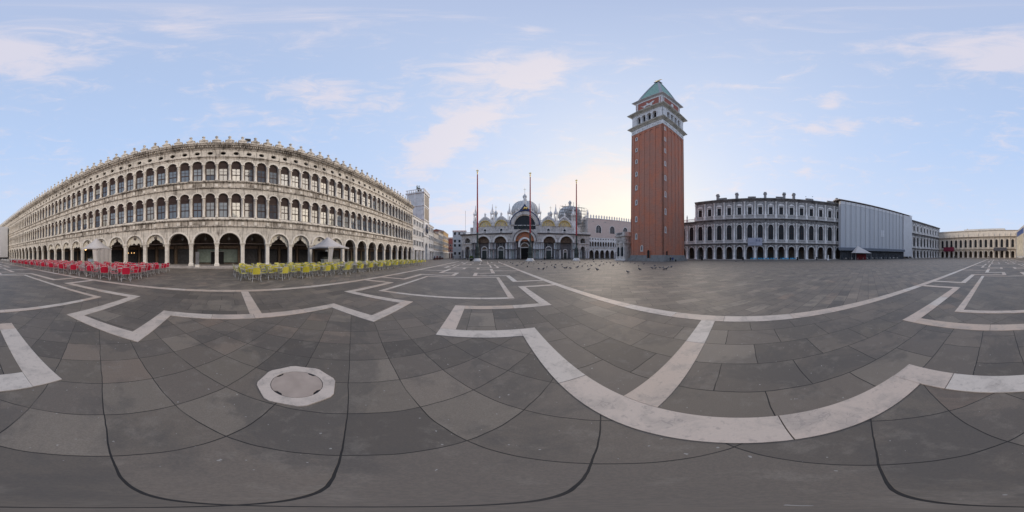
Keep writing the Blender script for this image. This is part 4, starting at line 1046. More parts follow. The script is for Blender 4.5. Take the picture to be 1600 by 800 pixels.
for i, (c, hw, zp) in enumerate(PC):
    ms = MB(); ms.fan(c, zp, hw, 1.5 if i != 2 else 1.2, None, 16); obj('lunette_mosaic', ms, MOSR if i == 2 else MOSD, B)
    fr = MB(); dw, dh = (1.75, 5.2) if i == 2 else ((1.15, 4.1) if i in (0, 4) else (1.2, 4.1))
    if i == 4: dw = .75; dh = 3.2
    fr.box(c-dw-.35, c-dw, 2.2, 2.6, .3, dh+.35); fr.box(c+dw, c+dw+.35, 2.2, 2.6, .3, dh+.35); fr.box(c-dw, c+dw, 2.2, 2.6, dh, dh+.35)
    fr.ring(c, dh+.4, dw, .4, 2.15, 2.6, 10)
    o = obj('door_frame', fr, BLT, B)
    obj('door', MB().box(c-dw, c+dw, 2.45, 2.58, .3, dh), DKMET if i != 2 else DARK, o)
    tp_ = MB(); tp_.fan(c, dh+.4, dw, 2.5, None, 10); obj('tympanum', tp_, DGL if i in (1, 3) else MOSD, o)
    if i in (1, 3):
        g = MB(); g.fan(c, 6.3, 1.2, 2.4, 4.7, 10); obj('grille_window', g, DGL, B)
        g = MB()
        for q in (-.6, 0, .6): g.box(c+q-.05, c+q+.05, 2.3, 2.38, 4.7, 7.2)
        obj('window_bars', g, GOLD if False else BLT, B)
fr = MB(); fr.ring(0, 7.0, 2.1, .55, .1, .5, 14, legs=1.6); fr.ring(0, 7.0, 2.65, .25, .3, .7, 14, legs=1.6); obj('inner_arch', fr, BLT, B)
# terrace
te = MB()
for a, b in ((-30, -5.6), (5.6, 30.6)):
    te.prof(a, b, [(.5, 11.3), (-.3, 11.3), (-.7, 11.6), (-.7, 11.8), (4, 11.8), (4, 11.3)])
te.ring(0, 8.2, 4.93, .35, -.75, .1, 18)
obj('terrace_cornice', te, BDK, B)
ba = MB()
for a, b in ((-29.9, -5.8), (5.8, 30.5)):
    x = a
    while x < b: ba.box(x, x+.16, -.6, -.5, 11.8, 12.5); x += .42
    ba.box(a, b, -.66, -.44, 12.5, 12.66)
tag(obj('terrace_balustrade', ba, BLT, B), kind='stuff')
# upper storey
Y2 = 4.0
UC = [(-18.9, 2.85), (-11.1, 2.85), (11.1, 2.85), (18.9, 2.85)]
for xa, xb, side in ((-23.5, -6.3, -1), (6.3, 23.7, 1)):
  up = MB(); up.box(xa, xb, Y2, Y2+3, 11.8, 15.6)
  for c, r in [u for u in UC if u[0]*side > 0]: up.fan(c, 15.6, r+.6, Y2+.2, None, 16); up.fan(c, 15.6, r+.6, Y2+3, None, 16); up.box(c-4.05, c+4.05, Y2+.3, Y2+3, 15.6, 16.6)
  up.box(*sorted((side*6.8, side*5.1)), Y2+.02, Y2+3, 11.8, 16.8); obj('upper_wall', up, BST, B)
  for c in ([u[0] for u in UC if u[0]*side > 0]):
    wq = MB(); wq.fan(c, 13.9, .62, Y2-.04, 12.6, 8); fq = obj('small_window', wq, DGL, B); obj('window_frame', MB().ring(c, 13.9, .62, .22, Y2-.14, Y2+.02, 8, legs=1.3), BLT, fq)
for c, r in UC:
    f = MB(); f.fan(c, 15.75, r+.12, Y2+.05, None, 16); o = obj('lunette_mosaic', f, MOS, B); obj('gilded_arch', MB().ring(c, 15.75, r-.16, .34, Y2-.42, Y2+.04, 18), plain('gold_mosaic_band', (.62, .46, .16), .5, .3, scale=2), o)
ogs = MB(); orn = MB()
def ogee(c, r, zp, wd, y, tip):
    """arch with an ogee gable rising to a point, leaf crockets along it"""
    ogs.ring(c, zp, r, wd, y-.35, y+.5, 18)
    out = []; n = 10
    for i in range(n+1):
        t = i/n; a = R(38+52*t); rr = r+wd; x = rr*cos(a)*(1-t**3*.0); z = zp+rr*sin(a)+(tip*(t**2.2)); out.append((x, z))
    L_ = [(c-x, z) for x, z in out]; Rr = [(c+x, z) for x, z in reversed(out)]
    inner = [(c+(r+wd*.5)*cos(R(38+104*i/12)), zp+(r+wd*.5)*sin(R(38+104*i/12))) for i in range(13)]
    ogs.prismy(L_+Rr[1:]+inner, y-.1, y+.35)
    for s in (-1, 1):
        for x, z in out[:-1]:
            orn.lathe([(.08, z-.1), (.36, z+.15), (.28, z+.45), (.06, z+.85)], c+s*x, y+.1, 6)
    for i in range(9):
        a = R(5+170*i/8)
        if .62 < abs(cos(a)): orn.lathe([(.05, 0+zp+(r+wd)*sin(a)-.1), (.25, zp+(r+wd)*sin(a)+.15), (.05, zp+(r+wd)*sin(a)+.55)], c+(r+wd)*cos(a), y, 6)
for c, r in UC: ogee(c, r, 15.7, .85, Y2, 1.0)
ogee(0, 5.1, 16.2, 1.55, Y2-.3, 2.9)
obj('ogee_arches', ogs, BST, B); tag(obj('crockets', orn, BLT, B), kind='stuff')
gw = MB(); gw.fan(0, 16.2, 5.1, Y2+.8, 12.5, 20); obj('great_window', gw, DGL, B)
gm = MB(); gm.ring(0, 16.2, 4.9, .3, Y2+.6, Y2+.85, 20)
gm.box(-5.1, 5.1, Y2+.55, Y2+.8, 16.0, 16.25)
for i in range(1, 5): gm.lathe([(.17, 13.0), (.13, 13.3), (.12, 15.5), (.2, 16.0)], -5.1+2.04*i, Y2+.3, 6)
obj('window_tracery', gm, BLT, B)
hr = skin([(0, 0, 1.35), (.55, 0, 1.35), (-.55, 0, 1.3), (.85, 0, 1.85), (1.0, 0, 2.2), (1.35, 0, 1.95), (.6, -.18, .7), (.6, -.18, .02), (.75, .18, .8), (.95, .18, .45), (-.6, -.18, .75), (-.75, -.18, .02), (-.5, .18, .75), (-.55, .18, .02), (-.85, 0, 1.2), (-.95, 0, .6)],
          [(0, 1), (0, 2), (1, 3), (3, 4), (4, 5), (1, 6), (6, 7), (1, 8), (8, 9), (2, 10), (10, 11), (2, 12), (12, 13), (2, 14), (14, 15)], [.36, .34, .36, .24, .18, .11, .12, .08, .12, .08, .15, .08, .15, .08, .08, .05])
for i, x in enumerate((-3.05, -1.0, 1.0, 3.05)):
    h_ = obj('bronze_horse', hr, DKMET, B, (x, 1.4, 13.4), R(-90+(8 if i % 2 else -8)))
gb = MB(); gb.box(-1.5, 1.5, Y2-.5, Y2-.35, 22.9, 23.0); obj('winged_lion', skin([(-.9, 0, 0), (.0, 0, .1), (.8, 0, .4), (1.1, 0, .8), (.0, 0, 1.1), (-.8, 0, -.6), (.8, 0, -.5)], [(0, 1), (1, 2), (2, 3), (1, 4), (0, 5), (2, 6)], [.36, .36, .36, .3, .3, .16, .16]), GOLD, B, (0, Y2-1.1, 23.9))
bp = MB(); bp.prismy([(-3.0, 22.3), (0, 23.1), (3.0, 22.3), (1.5, 24.3), (0, 26.4), (-1.5, 24.3)], Y2-.85, Y2-.72); bp.ring(0, 16.2, 6.62, .42, Y2-.82, Y2-.6, 20); obj('blue_starred_gable', bp, plain('blue_enamel', (.03, .05, .13), .5), B)
def statue(x, y, z, h, m=BLT, name='statue', par=B):
    s = h/2.6; q = MB(); q.box(x-.3*s, x+.3*s, y-.3*s, y+.3*s, z-.3*s, z)
    q.lathe([(.36*s, z), (.42*s, z+.4*s), (.33*s, z+1.1*s), (.46*s, z+1.7*s), (.40*s, z+2.0*s), (.14*s, z+2.15*s), (.2*s, z+2.3*s), (.19*s, z+2.5*s), (.05*s, z+2.65*s)], x, y, 8)
    q.tube([(x+.4*s, y, z+1.9*s), (x+.62*s, y-.2*s, z+1.4*s), (x+.35*s, y-.4*s, z+1.2*s)], .1*s, 5); return obj(name, q, m, par)
for c, r in UC: statue(c, Y2+.1, 20.2, 2.6)
statue(0, Y2-.2, 26.4, 3.9)
for s in (-1, 1):
    for i, (x, z) in enumerate(((1.6, 24.3), (2.9, 23.2), (4.1, 21.9))): statue(s*x, Y2-.1, z, 1.5, BLT, 'angel_statue')
def pinnacle(x, y, z0, s=1.0):
    q = MB(); q.box(x-.95*s, x+.95*s, y-.95*s, y+.95*s, 12 if s > .9 else z0-1, z0); q.box(x-1.05*s, x+1.05*s, y-1.05*s, y+1.05*s, z0-.25, z0+.1)
    for sx in (-1, 1):
        for sy in (-1, 1): q.lathe([(.16*s, z0), (.13*s, z0+.2), (.12*s, z0+3.0*s), (.2*s, z0+3.2*s)], x+sx*.68*s, y+sy*.68*s, 6)
    for sx, sy in ((0, -1),): q.ring(x, z0+3.0*s, .5*s, .18*s, y-.85*s, y-.6*s, 8)
    q.box(x-.95*s, x+.95*s, y-.95*s, y+.95*s, z0+3.5*s, z0+3.8*s)
    for sx in (-1, 1):
        for sy in (-1, 1): q.lathe([(.12*s, z0+3.8*s), (.16*s, z0+4.0*s), (.03, z0+4.9*s)], x+sx*.8*s, y+sy*.8*s, 5)
    q.lathe([(.72*s, z0+3.8*s), (.5*s, z0+5.3*s), (.24*s, z0+6.8*s), (.10, z0+7.9*s), (.16, z0+8.1*s), (.03, z0+8.8*s)], x, y, 8)
    o = obj('pinnacle', q, BLT, B); st = MB().lathe([(.28*s, z0+.1), (.3*s, z0+.9), (.26*s, z0+1.7), (.15*s, z0+1.95), (.16*s, z0+2.3), (.03, z0+2.45)], x, y, 6); obj('niche_statue', st, BST, o)
for x in (-24.0, -15.5, -7.25, 6.8, 14.8, 23.6): pinnacle(x, Y2+1.0, 18.6)
pinnacle(-26.5, 12, 17.2, .8)
# body and roofs, domes
bb = MB(); bb.box(-27.5, 28.0, 7.2, 55, 0, 16.2); bb.box(-27.5, -23.5, 2.9, 8, 4, 12.2); bb.box(23.7, 28, 2.9, 8, 4, 12.2); obj('body', bb, BST, B)
def dome(x, y, r, zb, lant, n=24, m=LEAD, par=B, lb=1.0):
    q = MB(); q.lathe([(r*.96, zb-4), (r*.96, zb), (r*1.03, zb+.1), (r*1.02, zb+r*.28), (r*.95, zb+r*.55), (r*.8, zb+r*.78), (r*.58, zb+r*.95), (r*.3, zb+r*1.06), (.25, zb+r*1.1)], x, y, n)
    for i in range(n): 
        a = 2*pi*i/n; q.tube([(x+k*cos(a)*1.0, y+k*sin(a), z) for k, z in ((r*1.04, zb), (r*1.03, zb+r*.28), (r*.96, zb+r*.55), (r*.81, zb+r*.79), (r*.59, zb+r*.96))], .09, 4)
    o = obj('dome', q, m, par); z = zb+r*1.06
    l = MB(); l.lathe([(.75*lb, z), (.75*lb, z+.4), (.55*lb, z+.5), (.55*lb, z+1.8*lb), (.85*lb, z+1.95*lb), (1.15*lb, z+2.6*lb), (1.1*lb, z+3.2*lb), (.5*lb, z+4.0*lb), (.12, z+4.6*lb), (.08, z+lant)], x, y, 10); 
    for i in range(8): a = 2*pi*i/8; l.tube([(x+.7*lb*cos(a), y+.7*lb*sin(a), z+.4), (x+.7*lb*cos(a), y+.7*lb*sin(a), z+1.8*lb)], .07, 4)
    obj('lantern', l, m, o); cr = MB(); cr.box(x-.7*lb, x+.7*lb, y-.06, y+.06, z+lant-.9, z+lant-.75); cr.tube([(x, y, z+lant-.2), (x, y, z+lant+.5)], .06, 4); cr.lathe([(.0, z+lant-1.6), (.22, z+lant-1.4), (0, z+lant-1.2)], x, y, 6); obj('cross', cr, GOLD, o)
dome(0, 30, 8.2, 28.2, 9.5, lb=1.2)
dome(-18.8, 33, 4.6, 22.0, 8.4, lb=1.15)
dome(16.8, 33, 4.3, 21.8, 8.4, lb=1.15)
dome(29.0, 30, 7.5, 26.6, 1.5, m=LEAD)
sc_ = MB(); rs = random.Random(5)
for i in range(11):
    x = 20.5+1.7*i
    for y in (22, 38): sc_.tube([(x, y, 18), (x, y, 30+4*sin(pi*i/10)+rs.uniform(0, 1.5))], .09, 4)
for z in (20, 22, 24, 26, 28, 30, 32): sc_.tube([(20.5, 22, z), (37.5, 22, z)], .08, 4); sc_.box(20.5+abs(z-26)*.2, 37.5-abs(z-26)*.2, 22, 23, z, z+.1)
for i in range(6): sc_.tube([(20.5+3*i, 21.9, 18+2*(i % 2)), (24+2.6*i, 21.9, 31)], .07, 4)
so = obj('dome_scaffold', sc_, plain('grey_tubes', (.25, .26, .28), .5), None); so.matrix_basis = B.matrix_basis.copy(); tag(so, 'tubular scaffold round the rightmost dome of the basilica', 'scaffold')

# ---------------------------------------------------------------- gothic palace on the right of the basilica
AZD, DD = 10.0, 93.0
G = fac('gothic_palace', 'pink and white gothic palace with pointed windows and merlons, right of the basilica', 'palace', AZD, DD)
gx = lambda px, d=DD: d*tan(R(azp(px)-AZD))
px0, px1 = gx(917.6), gx(1040)
pitch = gx(928.5)-gx(920) if False else 3.45
w = MB(); rg = MB(); x = px0+.9; k = 0; cols = []
w.box(px0, px0+.9, 0, 1.2, 0, 12.6)
while x < px1-3.4:
    w.arch(x, x+pitch, 0.3, 6.3, 0, x+pitch/2, 1.38, .3, 3.1, .8, 12, 2.1, 1); rg.ring(x+pitch/2, 3.1, 1.38, .2, -.1, .02, 12, 2.1, 1)
    for j in (0, 1):
        a, b = x+pitch*.5*j, x+pitch*.5*(j+1); c = (a+b)/2
        w.arch(a, b, 7.3, 10.85, 0, c, .64, 7.3, 9.2, .6, 10, 1.15, 1); rg.ring(c, 9.2, .64, .12, -.08, .02, 10, 1.15, 1)
        w.circwin(a, b, 10.85, 12.6, 0, a, 11.75, .01, .01, .1, 4) if False else w.circwin(a, b, 10.85, 12.6, 0, c, 11.75, .45, .45, .5, 8)
        cols.append((a, 0, 0))
    x += pitch; k += 1
xe = x
w.box(px0, xe, .6, 1.0, 6.3, 7.3)
obj('arcade_wall', w, BLT, G); tag(obj('arch_moulding', rg, BLT, G), kind='stuff')
cl_ = MB(); cl_.lathe([(.2, 6.9), (.14, 7.1), (.13, 9.0), (.22, 9.25)], 0, -.05, 6); repeat('upper_column', cl_, tones[0], G, cols, 40)
cl_ = MB(); cl_.lathe([(.42, .1), (.36, .3), (.34, 2.4), (.5, 3.1)], 0, .1, 8); repeat('ground_column', cl_, tones[0], G, [(px0+.9+pitch*i, -.1, 0) for i in range(1, k+1)], 40)
ba = MB(); balus(ba, px0, xe, -.25, 6.3, 7.3, .5, .08); tag(obj('loggia_balustrade', ba, BLT, G), kind='stuff')
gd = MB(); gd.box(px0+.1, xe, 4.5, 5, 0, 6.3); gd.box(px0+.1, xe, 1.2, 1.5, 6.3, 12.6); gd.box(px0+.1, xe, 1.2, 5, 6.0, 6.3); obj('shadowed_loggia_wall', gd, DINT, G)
uw = MB(); edges_ = [px0, gx(948), gx(966), gx(985), xe]; cs = [gx(935.3), gx(956.6), gx(977), gx(995)]
for i in range(4): uw.arch(edges_[i], edges_[i+1], 12.6, 24.6, 0, cs[i], 1.75, 15.6, 18.4, .6, 12, 2.0, 1)
obj('upper_wall', uw, PALP, G)
for c in cs:
    g = MB(); g.fan(c, 18.4, 1.75, .5, 15.6, 12, 2.0, 1); f = MB(); f.ring(c, 18.4, 1.6, .3, -.12, .1, 12, 2.0, 1, legs=2.8); f.box(c-.08, c+.08, .3, .45, 15.6, 20); f.box(c-.9, c-.8, .3, .45, 15.6, 19.6); f.box(c+.8, c+.9, .3, .45, 15.6, 19.6)
    o = obj('pointed_window', f, BLT, G); obj('pane', g, DGL, o)
for c in (gx(926.5), gx(946), gx(966)):
    f = MB(); 
    f.ring(c, 22.4, .0001, .55, -.05, .02, 12); f.ring(c, 22.4, .3, .2, -.08, .02, 12); obj('round_window', f, BST, G)
body = MB(); body.box(px0, xe, 5, 30, 0, 24.4); body.box(px0, xe, .6, 6, 12.7, 24.4); obj('body', body, PALP, G)
sd = MB(); sd.box(px0-.03, px0+.3, 0, 45, 12, 24.6); sd.box(px0-.03, px0+.3, .5, 45, 0, 12); obj('side_wall', sd, BST, G)
mr = MB(); x = px0
while x < xe:
    mr.prismy([(x, 24.6), (x+.9, 24.6), (x+.75, 25.5), (x+.95, 25.9), (x+.45, 27.1), (x-.05, 25.9), (x+.15, 25.5)], -.1, .25); x += 1.75
y = 1.5
while y < 45:
    q = MB().prismy([(0, 24.6), (.9, 24.6), (.75, 25.5), (.95, 25.9), (.45, 27.1), (-.05, 25.9), (.15, 25.5)], -.1, .25).rotz(pi/2); mr.merge(q, px0+.1, y, 0); y += 1.75
tag(obj('roof_merlons', mr, BLT, G), kind='stuff')
co = MB(); co.box(px0-.2, xe, -.25, .2, 24.3, 24.65); obj('cornice', co, BLT, G)
tu = MB(); tu.lathe([(.55, 24.6), (.5, 27), (.7, 27.2), (.1, 30), (.02, 30.6)], px0+.4, .3, 6); obj('corner_turret', tu, BLT, G)

# marble loggia on the far side of the tower
Lg = thing('marble_loggia', 'small grey marble loggia attached to the far side of the brick tower', 'loggia', (0, 0, 0), 0)
lo = MB(); lo.box(33.9, 48.5, 40.9, 45.6, 0, 8.0); lo.box(33.6, 48.8, 40.6, 45.9, 5.6, 6.0); lo.box(33.5, 48.9, 40.5, 46, 8.0, 8.4); lo.box(33.7, 48.7, 40.7, 45.8, 8.4, 9.5)
lo.v = [v for v in lo.v]; obj('body', lo, BST, Lg)
sd = MB()
for y in (41.2, 43.25, 45.3): 
    sd.lathe([(.2, .6), (.17, .8), (.16, 5.1), (.26, 5.6)], 33.75, y, 8)
sd.box(33.5, 34.0, 40.6, 45.9, 0, .6); obj('side_columns', sd, BLT, Lg)
for y, hh in ((42.2, 4.6), (44.3, 4.6)):
    q = MB(); q.fan(y, hh-.6, .55, 0, 1.4, 10); q.v = [(33.84, a_, z) for a_, b_, z in q.v]; obj('arched_niche', q, DGL, Lg)
q = MB(); q.box(33.62, 33.7, 42.0, 44.6, 8.65, 9.3); obj('attic_panel', q, BDK, Lg)

# ---------------------------------------------------------------- clock tower and its wings (continuing the north line)
CT = fac('clock_tower', 'slim stone clock tower with bronze bell figures, past the long arcade', 'tower', AZN, DN)
nx = lambda px: DN*tan(R((px-345)*.225))
tx0, tx1 = nx(661.6), nx(669.6); cxm = (tx0+tx1)/2
b = MB(); b.arch(tx0, tx1, 0, 9.6, -.1, cxm, 1.5, 0, 5.2, 3, 12); b.box(tx0, tx1, -.1, 7, 9.6, 27.4); b.box(tx0, tx0+1.2, 0, 7, 0, 9.6); b.box(tx1-1.2, tx1, 0, 7, 0, 9.6)
obj('body', b, stone('clock_tower_stone', (.76, .75, .74), (.36, .35, .34), .4, .3), CT)
for z in (9.2, 15.6, 21.4): obj('string_course', MB().box(tx0-.25, tx1+.25, -.35, 7.2, z, z+.4), SCL, CT)
obj('cornice', MB().box(tx0-.4, tx1+.4, -.5, 7.4, 27.0, 27.5), SCL, CT)
b = MB(); b.box(tx0+.3, tx1-.3, -.2, -.08, 22.2, 26.4); obj('upper_relief_panel', b, stone('relief_blue', (.33, .30, .27), (.16, .14, .12), .3, .3), CT)
b = MB(); b.box(tx0+.7, tx1-.7, -.2, -.08, 16.3, 20.9); obj('statue_niche', b, stone('niche_stone', (.36, .31, .26), (.18, .15, .12), .3, .3), CT)
for z0, z1 in ((9.6, 15.6), (16, 21.4), (21.8, 27.0)):
    for x in (tx0+.25, tx1-.25): obj('pilaster', MB().box(x-.25, x+.25, -.28, -.08, z0, z1), BLT, CT)
    for y in (.4, 3.4, 6.5): obj('side_pilaster', MB().box(tx0-.12, tx0+.02, y-.3, y+.3, z0, z1), BLT, CT)
cf = MB(); cf.lathe([(2.35, -.05), (2.35, .2), (2.0, .25), (0, .25)], 0, 0, 24); cf.v = [(x+cxm, -.12-z, y+12.4) for x, y, z in cf.v]; ck = obj('clock_ring', cf, SCL, CT)
cf = MB(); cf.lathe([(1.95, .0), (1.95, .03), (0, .03)], 0, 0, 24); cf.v = [(x+cxm, -.38-z, y+12.4) for x, y, z in cf.v]; obj('clock_face', cf, plain('dark_blue_dial', (.05, .06, .10)), ck)
cf = MB(); cf.box(cxm-.05, cxm+.05, -.46, -.43, 12.4, 14.0); cf.prismy([(cxm, 12.3), (cxm+1.1, 12.9), (cxm+1.05, 13.0), (cxm, 12.45)], -.46, -.43); obj('clock_hands', cf, GOLD, ck)
b = MB(); x = tx0-.3
for i in range(9): b.box(tx0-.3+i*.86, tx0-.3+i*.86+.3, -.45, -.2, 27.5, 28.6)
b.box(tx0-.4, tx1+.4, -.48, -.2, 28.5, 28.7)
for i in range(9): b.box(tx0-.4, tx0-.15, -.4+i*.86, -.1+i*.86, 27.5, 28.6)
b.box(tx0-.42, tx0-.12, -.48, 7.2, 28.5, 28.7); tag(obj('roof_parapet', b, SCL, CT), kind='stuff')
bl = MB(); bl.lathe([(.95, 29.4), (.85, 29.7), (.62, 30.5), (.5, 30.9), (.1, 31.1), (.12, 31.5), (.3, 31.7), (.04, 32.2)], cxm, 3, 10); bl.box(cxm-1.1, cxm+1.1, 2.0, 4.0, 28.6, 28.9); bl.tube([(cxm, 3, 28.9), (cxm, 3, 29.5)], .12, 6); obj('bell', bl, DKMET, CT)
moor = skin([(0, 0, 1.3), (0, 0, 1.9), (0, 0, 2.35), (0, 0, 2.7), (-.22, 0, .6), (-.25, 0, .05), (.22, 0, .6), (.3, 0, .05), (.5, 0, 1.9), (.9, 0, 1.6), (1.3, 0, 1.7), (-.5, 0, 1.9), (-.2, 0, 1.5)], [(0, 1), (1, 2), (2, 3), (0, 4), (4, 5), (0, 6), (6, 7), (1, 8), (8, 9), (9, 10), (1, 11), (11, 12)], [.28, .34, .14, .2, .2, .14, .2, .14, .14, .1, .08, .14, .1])
obj('bronze_striker', moor, DKMET, CT, (cxm-2.2, 3, 28.6), 0); obj('bronze_striker', moor, DKMET, CT, (cxm+2.2, 3, 28.6), pi)
def range_building(name, label, pa, pb, h, mtl, cols_, floors, az=AZN, D=DN, x0p=345, cat='building', roof=REDROOF, ground='dark', deep=9, wh=1.35, ww=.38, y=0, portico=True):
    t = fac(name, label, cat, az, D)
    a, b = D*tan(R((pa-x0p)*.225)), D*tan(R((pb-x0p)*.225))
    m = MB(); m.box(a, b, y, y+deep, 0, h); obj('wall', m, mtl, t)
    cm_ = SCL if mtl is not WST else WDK
    obj('cornice', MB().box(a-.12, b+.12, y-.25, y+deep, h, h+.3), cm_, t)
    for z in floors: obj('string_course', MB().box(a, b, y-.12, y+.02, z-.75, z-.6), cm_, t)
    m = MB(); m.prof(a-.2, b+.2, [(y-.3, h+.3), (y+deep/2, h+1.5), (y+deep, h+.3)]); obj('roof', m, roof, t)
    fr = MB(); fr.box(-ww-.12, -ww, -.08, 0, 0, wh); fr.box(ww, ww+.12, -.08, 0, 0, wh); fr.box(-ww-.18, ww+.18, -.14, 0, wh, wh+.14); fr.box(-ww-.18, ww+.18, -.16, 0, -.12, 0)
    gl = MB(); gl.box(-ww, ww, -.03, -.01, 0, wh)
    n = cols_; sp = []
    for z in floors:
        for i in range(n):
            for s in (-.42, .42): sp.append((a+(b-a)*(i+.5)/n+s*(1 if ww < .45 else 0), y, z))
    if ww >= .45: sp = sp[::2]
    repeat('window', fr, SCL, t, sp, 60, [('pane', gl, DGL)])
    if portico:
        k = max(2, int((b-a)/2.6))
        for i in range(k): c = a+(b-a)*(i+.5)/k; obj('doorway', MB().box(c-.75, c+.75, y-.04, y-.01, 0, 3.3), BLACK, t)
        m = MB()
        for i in range(k+1): c = a+(b-a)*i/k; m.box(c-.28, c+.28, y-.45, y-.02, 0, 3.5)
        m.box(a, b, y-.5, y, 3.5, 4.1); obj('piers', m, SCL, t)
    return t
CTS = MATS['clock_tower_stone']
range_building('clock_tower_wing', 'pale three-storey wing between the long arcade and the clock tower', 645.2, 661.5, 14.6, CTS, 4, (5.0, 8.6, 11.9), wh=1.7)
range_building('clock_tower_wing', 'pale three-storey wing on the right side of the clock tower', 669.7, 677.3, 14.8, CTS, 3, (5.0, 8.6, 12.2), wh=1.8)
range_building('town_house', 'narrow cream town house just right of the clock tower wings', 678, 685, 12.6, WST, 4, (5.2, 8.6), wh=1.6)
range_building('town_house', 'grey cream town house next to the orange house by the alley', 685.3, 692.5, 14.4, WST, 5, (5.2, 8.4, 11.4), wh=1.6)
ORG = plain('orange_plaster', (.40, .28, .15), .9, .15, scale=.6); PNK = plain('pink_plaster', (.36, .13, .12), .9, .2, scale=.6)
range_building('town_house', 'orange plastered house left of the narrow alley', 692.8, 700.5, 16.6, ORG, 7, (5.2, 8.6, 12.4), wh=1.7)
PB_ = stone('pale_blue_white_plaster', (.62, .63, .66), (.34, .35, .38), .35, .3)
range_building('town_house', 'dark pink house closing the alley', 698, 710, 14, PNK, 3, (5.0, 8.6), az=azp(705), D=118, x0p=705, ww=.5)
t = range_building('patriarchal_palace', 'pale blue white palace left of the basilica', 707.4, 728.5, 14.9, PB_, 3, (2.2, 6.6, 9.0, 13.2), az=azp(716), D=90, x0p=716, ww=.6, wh=1.5, portico=False)
o = obj('portal', MB().box(90*tan(R(8.6*.225)), 90*tan(R(11.9*.225)), -.3, -.02, 0, 5.4), BLACK, t)

# ---------------------------------------------------------------- manhole with octagonal stone surround
mc = thing('manhole_cover', 'round pinkish stone cover in a white octagonal surround set in the paving', 'manhole cover', P(azp(463.5), 1.49, 0), R(14))
oc = lambda r, z, n=8: [(r*cos(2*pi*(i+.5)/n), r*sin(2*pi*(i+.5)/n), z) for i in range(n)]
N8 = 40; q = MB(); inner = [(.240*cos(2*pi*i/N8), .240*sin(2*pi*i/N8)) for i in range(N8)]
def octr(a, r=.372):
    a = (a+pi/8) % (pi/4)-pi/8; return r*cos(pi/8)/cos(a) 
outer = [(octr(2*pi*i/N8+0)*cos(2*pi*i/N8), octr(2*pi*i/N8)*sin(2*pi*i/N8)) for i in range(N8)]
for z0 in (.018,): q.add([(x, y, z0) for x, y in outer]+[(x, y, z0) for x, y in inner]+[(x, y, 0) for x, y in inner]+[(x, y, 0) for x, y in outer],
      [(i, (i+1) % N8, N8+(i+1) % N8, N8+i) for i in range(N8)]+[(N8+i, N8+(i+1) % N8, 2*N8+(i+1) % N8, 2*N8+i) for i in range(N8)]+[(i, 3*N8+i, 3*N8+(i+1) % N8, (i+1) % N8) for i in range(N8)])
obj('octagonal_surround', q, BANDM, mc)
obj('gap', MB().lathe([(.244, .008), (.244, .0095)], 0, 0, 40, smooth=False), BLACK, mc)
q = MB()
rr_ = [(.234*(1-.10*(min(abs((i-3-14*k)) for k in range(4)) < 1.01 and 1 or 0))) for i in range(56)]
q.prismz([(rr_[i]*cos(2*pi*i/56), rr_[i]*sin(2*pi*i/56)) for i in range(56)], .009, .017); obj('lid', q, plain('pink_stone_lid', (.37, .31, .27), .95, .10, spec=.05, scale=7), mc)

# ---------------------------------------------------------------- chairs and tables
def tubes(paths, r, n=6):
    m = MB()
    for p in paths: m.tube(p, r, n)
    return m
leg_f = MB().tube([(.0, 0, .43), (.01, -.015, .22), (.03, -.05, 0)], .0125, 6)
leg_b = MB().tube([(.0, 0, .43), (.01, .03, .22), (.03, .07, 0)], .0125, 6)
frame = tubes([[(s*.245, -.20, .43), (s*.262, -.215, .60), (s*.268, -.14, .665), (s*.27, .02, .675), (s*.255, .19, .67)] for s in (-1, 1)]+[[(-.24, -.21, .425), (.24, -.21, .425)], [(-.23, .20, .42), (.23, .20, .42)]]+[[(s*.235, -.21, .425), (s*.235, .21, .42)] for s in (-1, 1)]+
              [[(-.235, .20, .43), (-.25, .235, .62), (-.235, .285, .78), (-.15, .31, .835), (.15, .31, .835), (.235, .285, .78), (.25, .235, .62), (.235, .20, .43)]], .0105, 6)
seat = MB(); n = 8; vs = []
for i in range(n+1):
    for j in range(n+1):
        x = -.225+.45*i/n; y = -.215+.42*j/n; vs.append((x, y, .43-.018*sin(pi*i/n)*sin(pi*j/n)))
seat.add(vs, [(i*(n+1)+j, (i+1)*(n+1)+j, (i+1)*(n+1)+j+1, i*(n+1)+j+1) for i in range(n) for j in range(n)], True)
seat.box(-.23, .23, -.225, -.205, .405, .435)
back = MB(); vs = []
for i in range(n+1):
    for j in range(n+1):
        u = -1+2*i/n; z = .435+.40*j/n; x = u*.248*(1-.25*max(0, (j/n-.75)*4)**2*.6); vs.append((x, .215+.24*(z-.45)+.045*(1-u*u)-.02, z))
back.add(vs, [(i*(n+1)+j, (i+1)*(n+1)+j, (i+1)*(n+1)+j+1, i*(n+1)+j+1) for i in range(n) for j in range(n)], True)
LF, LB, FRM = leg_f.mesh('leg'), leg_b.mesh('leg'), frame.mesh('frame')
for m in (LF, LB, FRM): m.materials.append(ALU)
legb = MB()
far = {}; parts = {}
for nm, mt in (('red', REDW), ('yellow', YELW), ('blue', BLUW), ('white', WHIW)):
    a, b = seat.mesh('seat'), back.mesh('backrest'); a.materials.append(mt); b.materials.append(mt); parts[nm] = (a, b)
    f = MB(); f.merge(seat).merge(back); nf = len(f.f); f.merge(frame)
    for s in (-1, 1): f.merge(leg_f, s*.235, -.20, 0); f.merge(leg_b, s*.235, .20, 0)
    me = f.mesh('cafe_chair'); me.materials.append(mt); me.materials.append(ALU)
    for i, p in enumerate(me.polygons): p.material_index = 0 if i < nf else 1
    far[nm] = me
CH = []
def chair(col, loc, rz, label, group): CH.append((col, loc, rz, label, group))
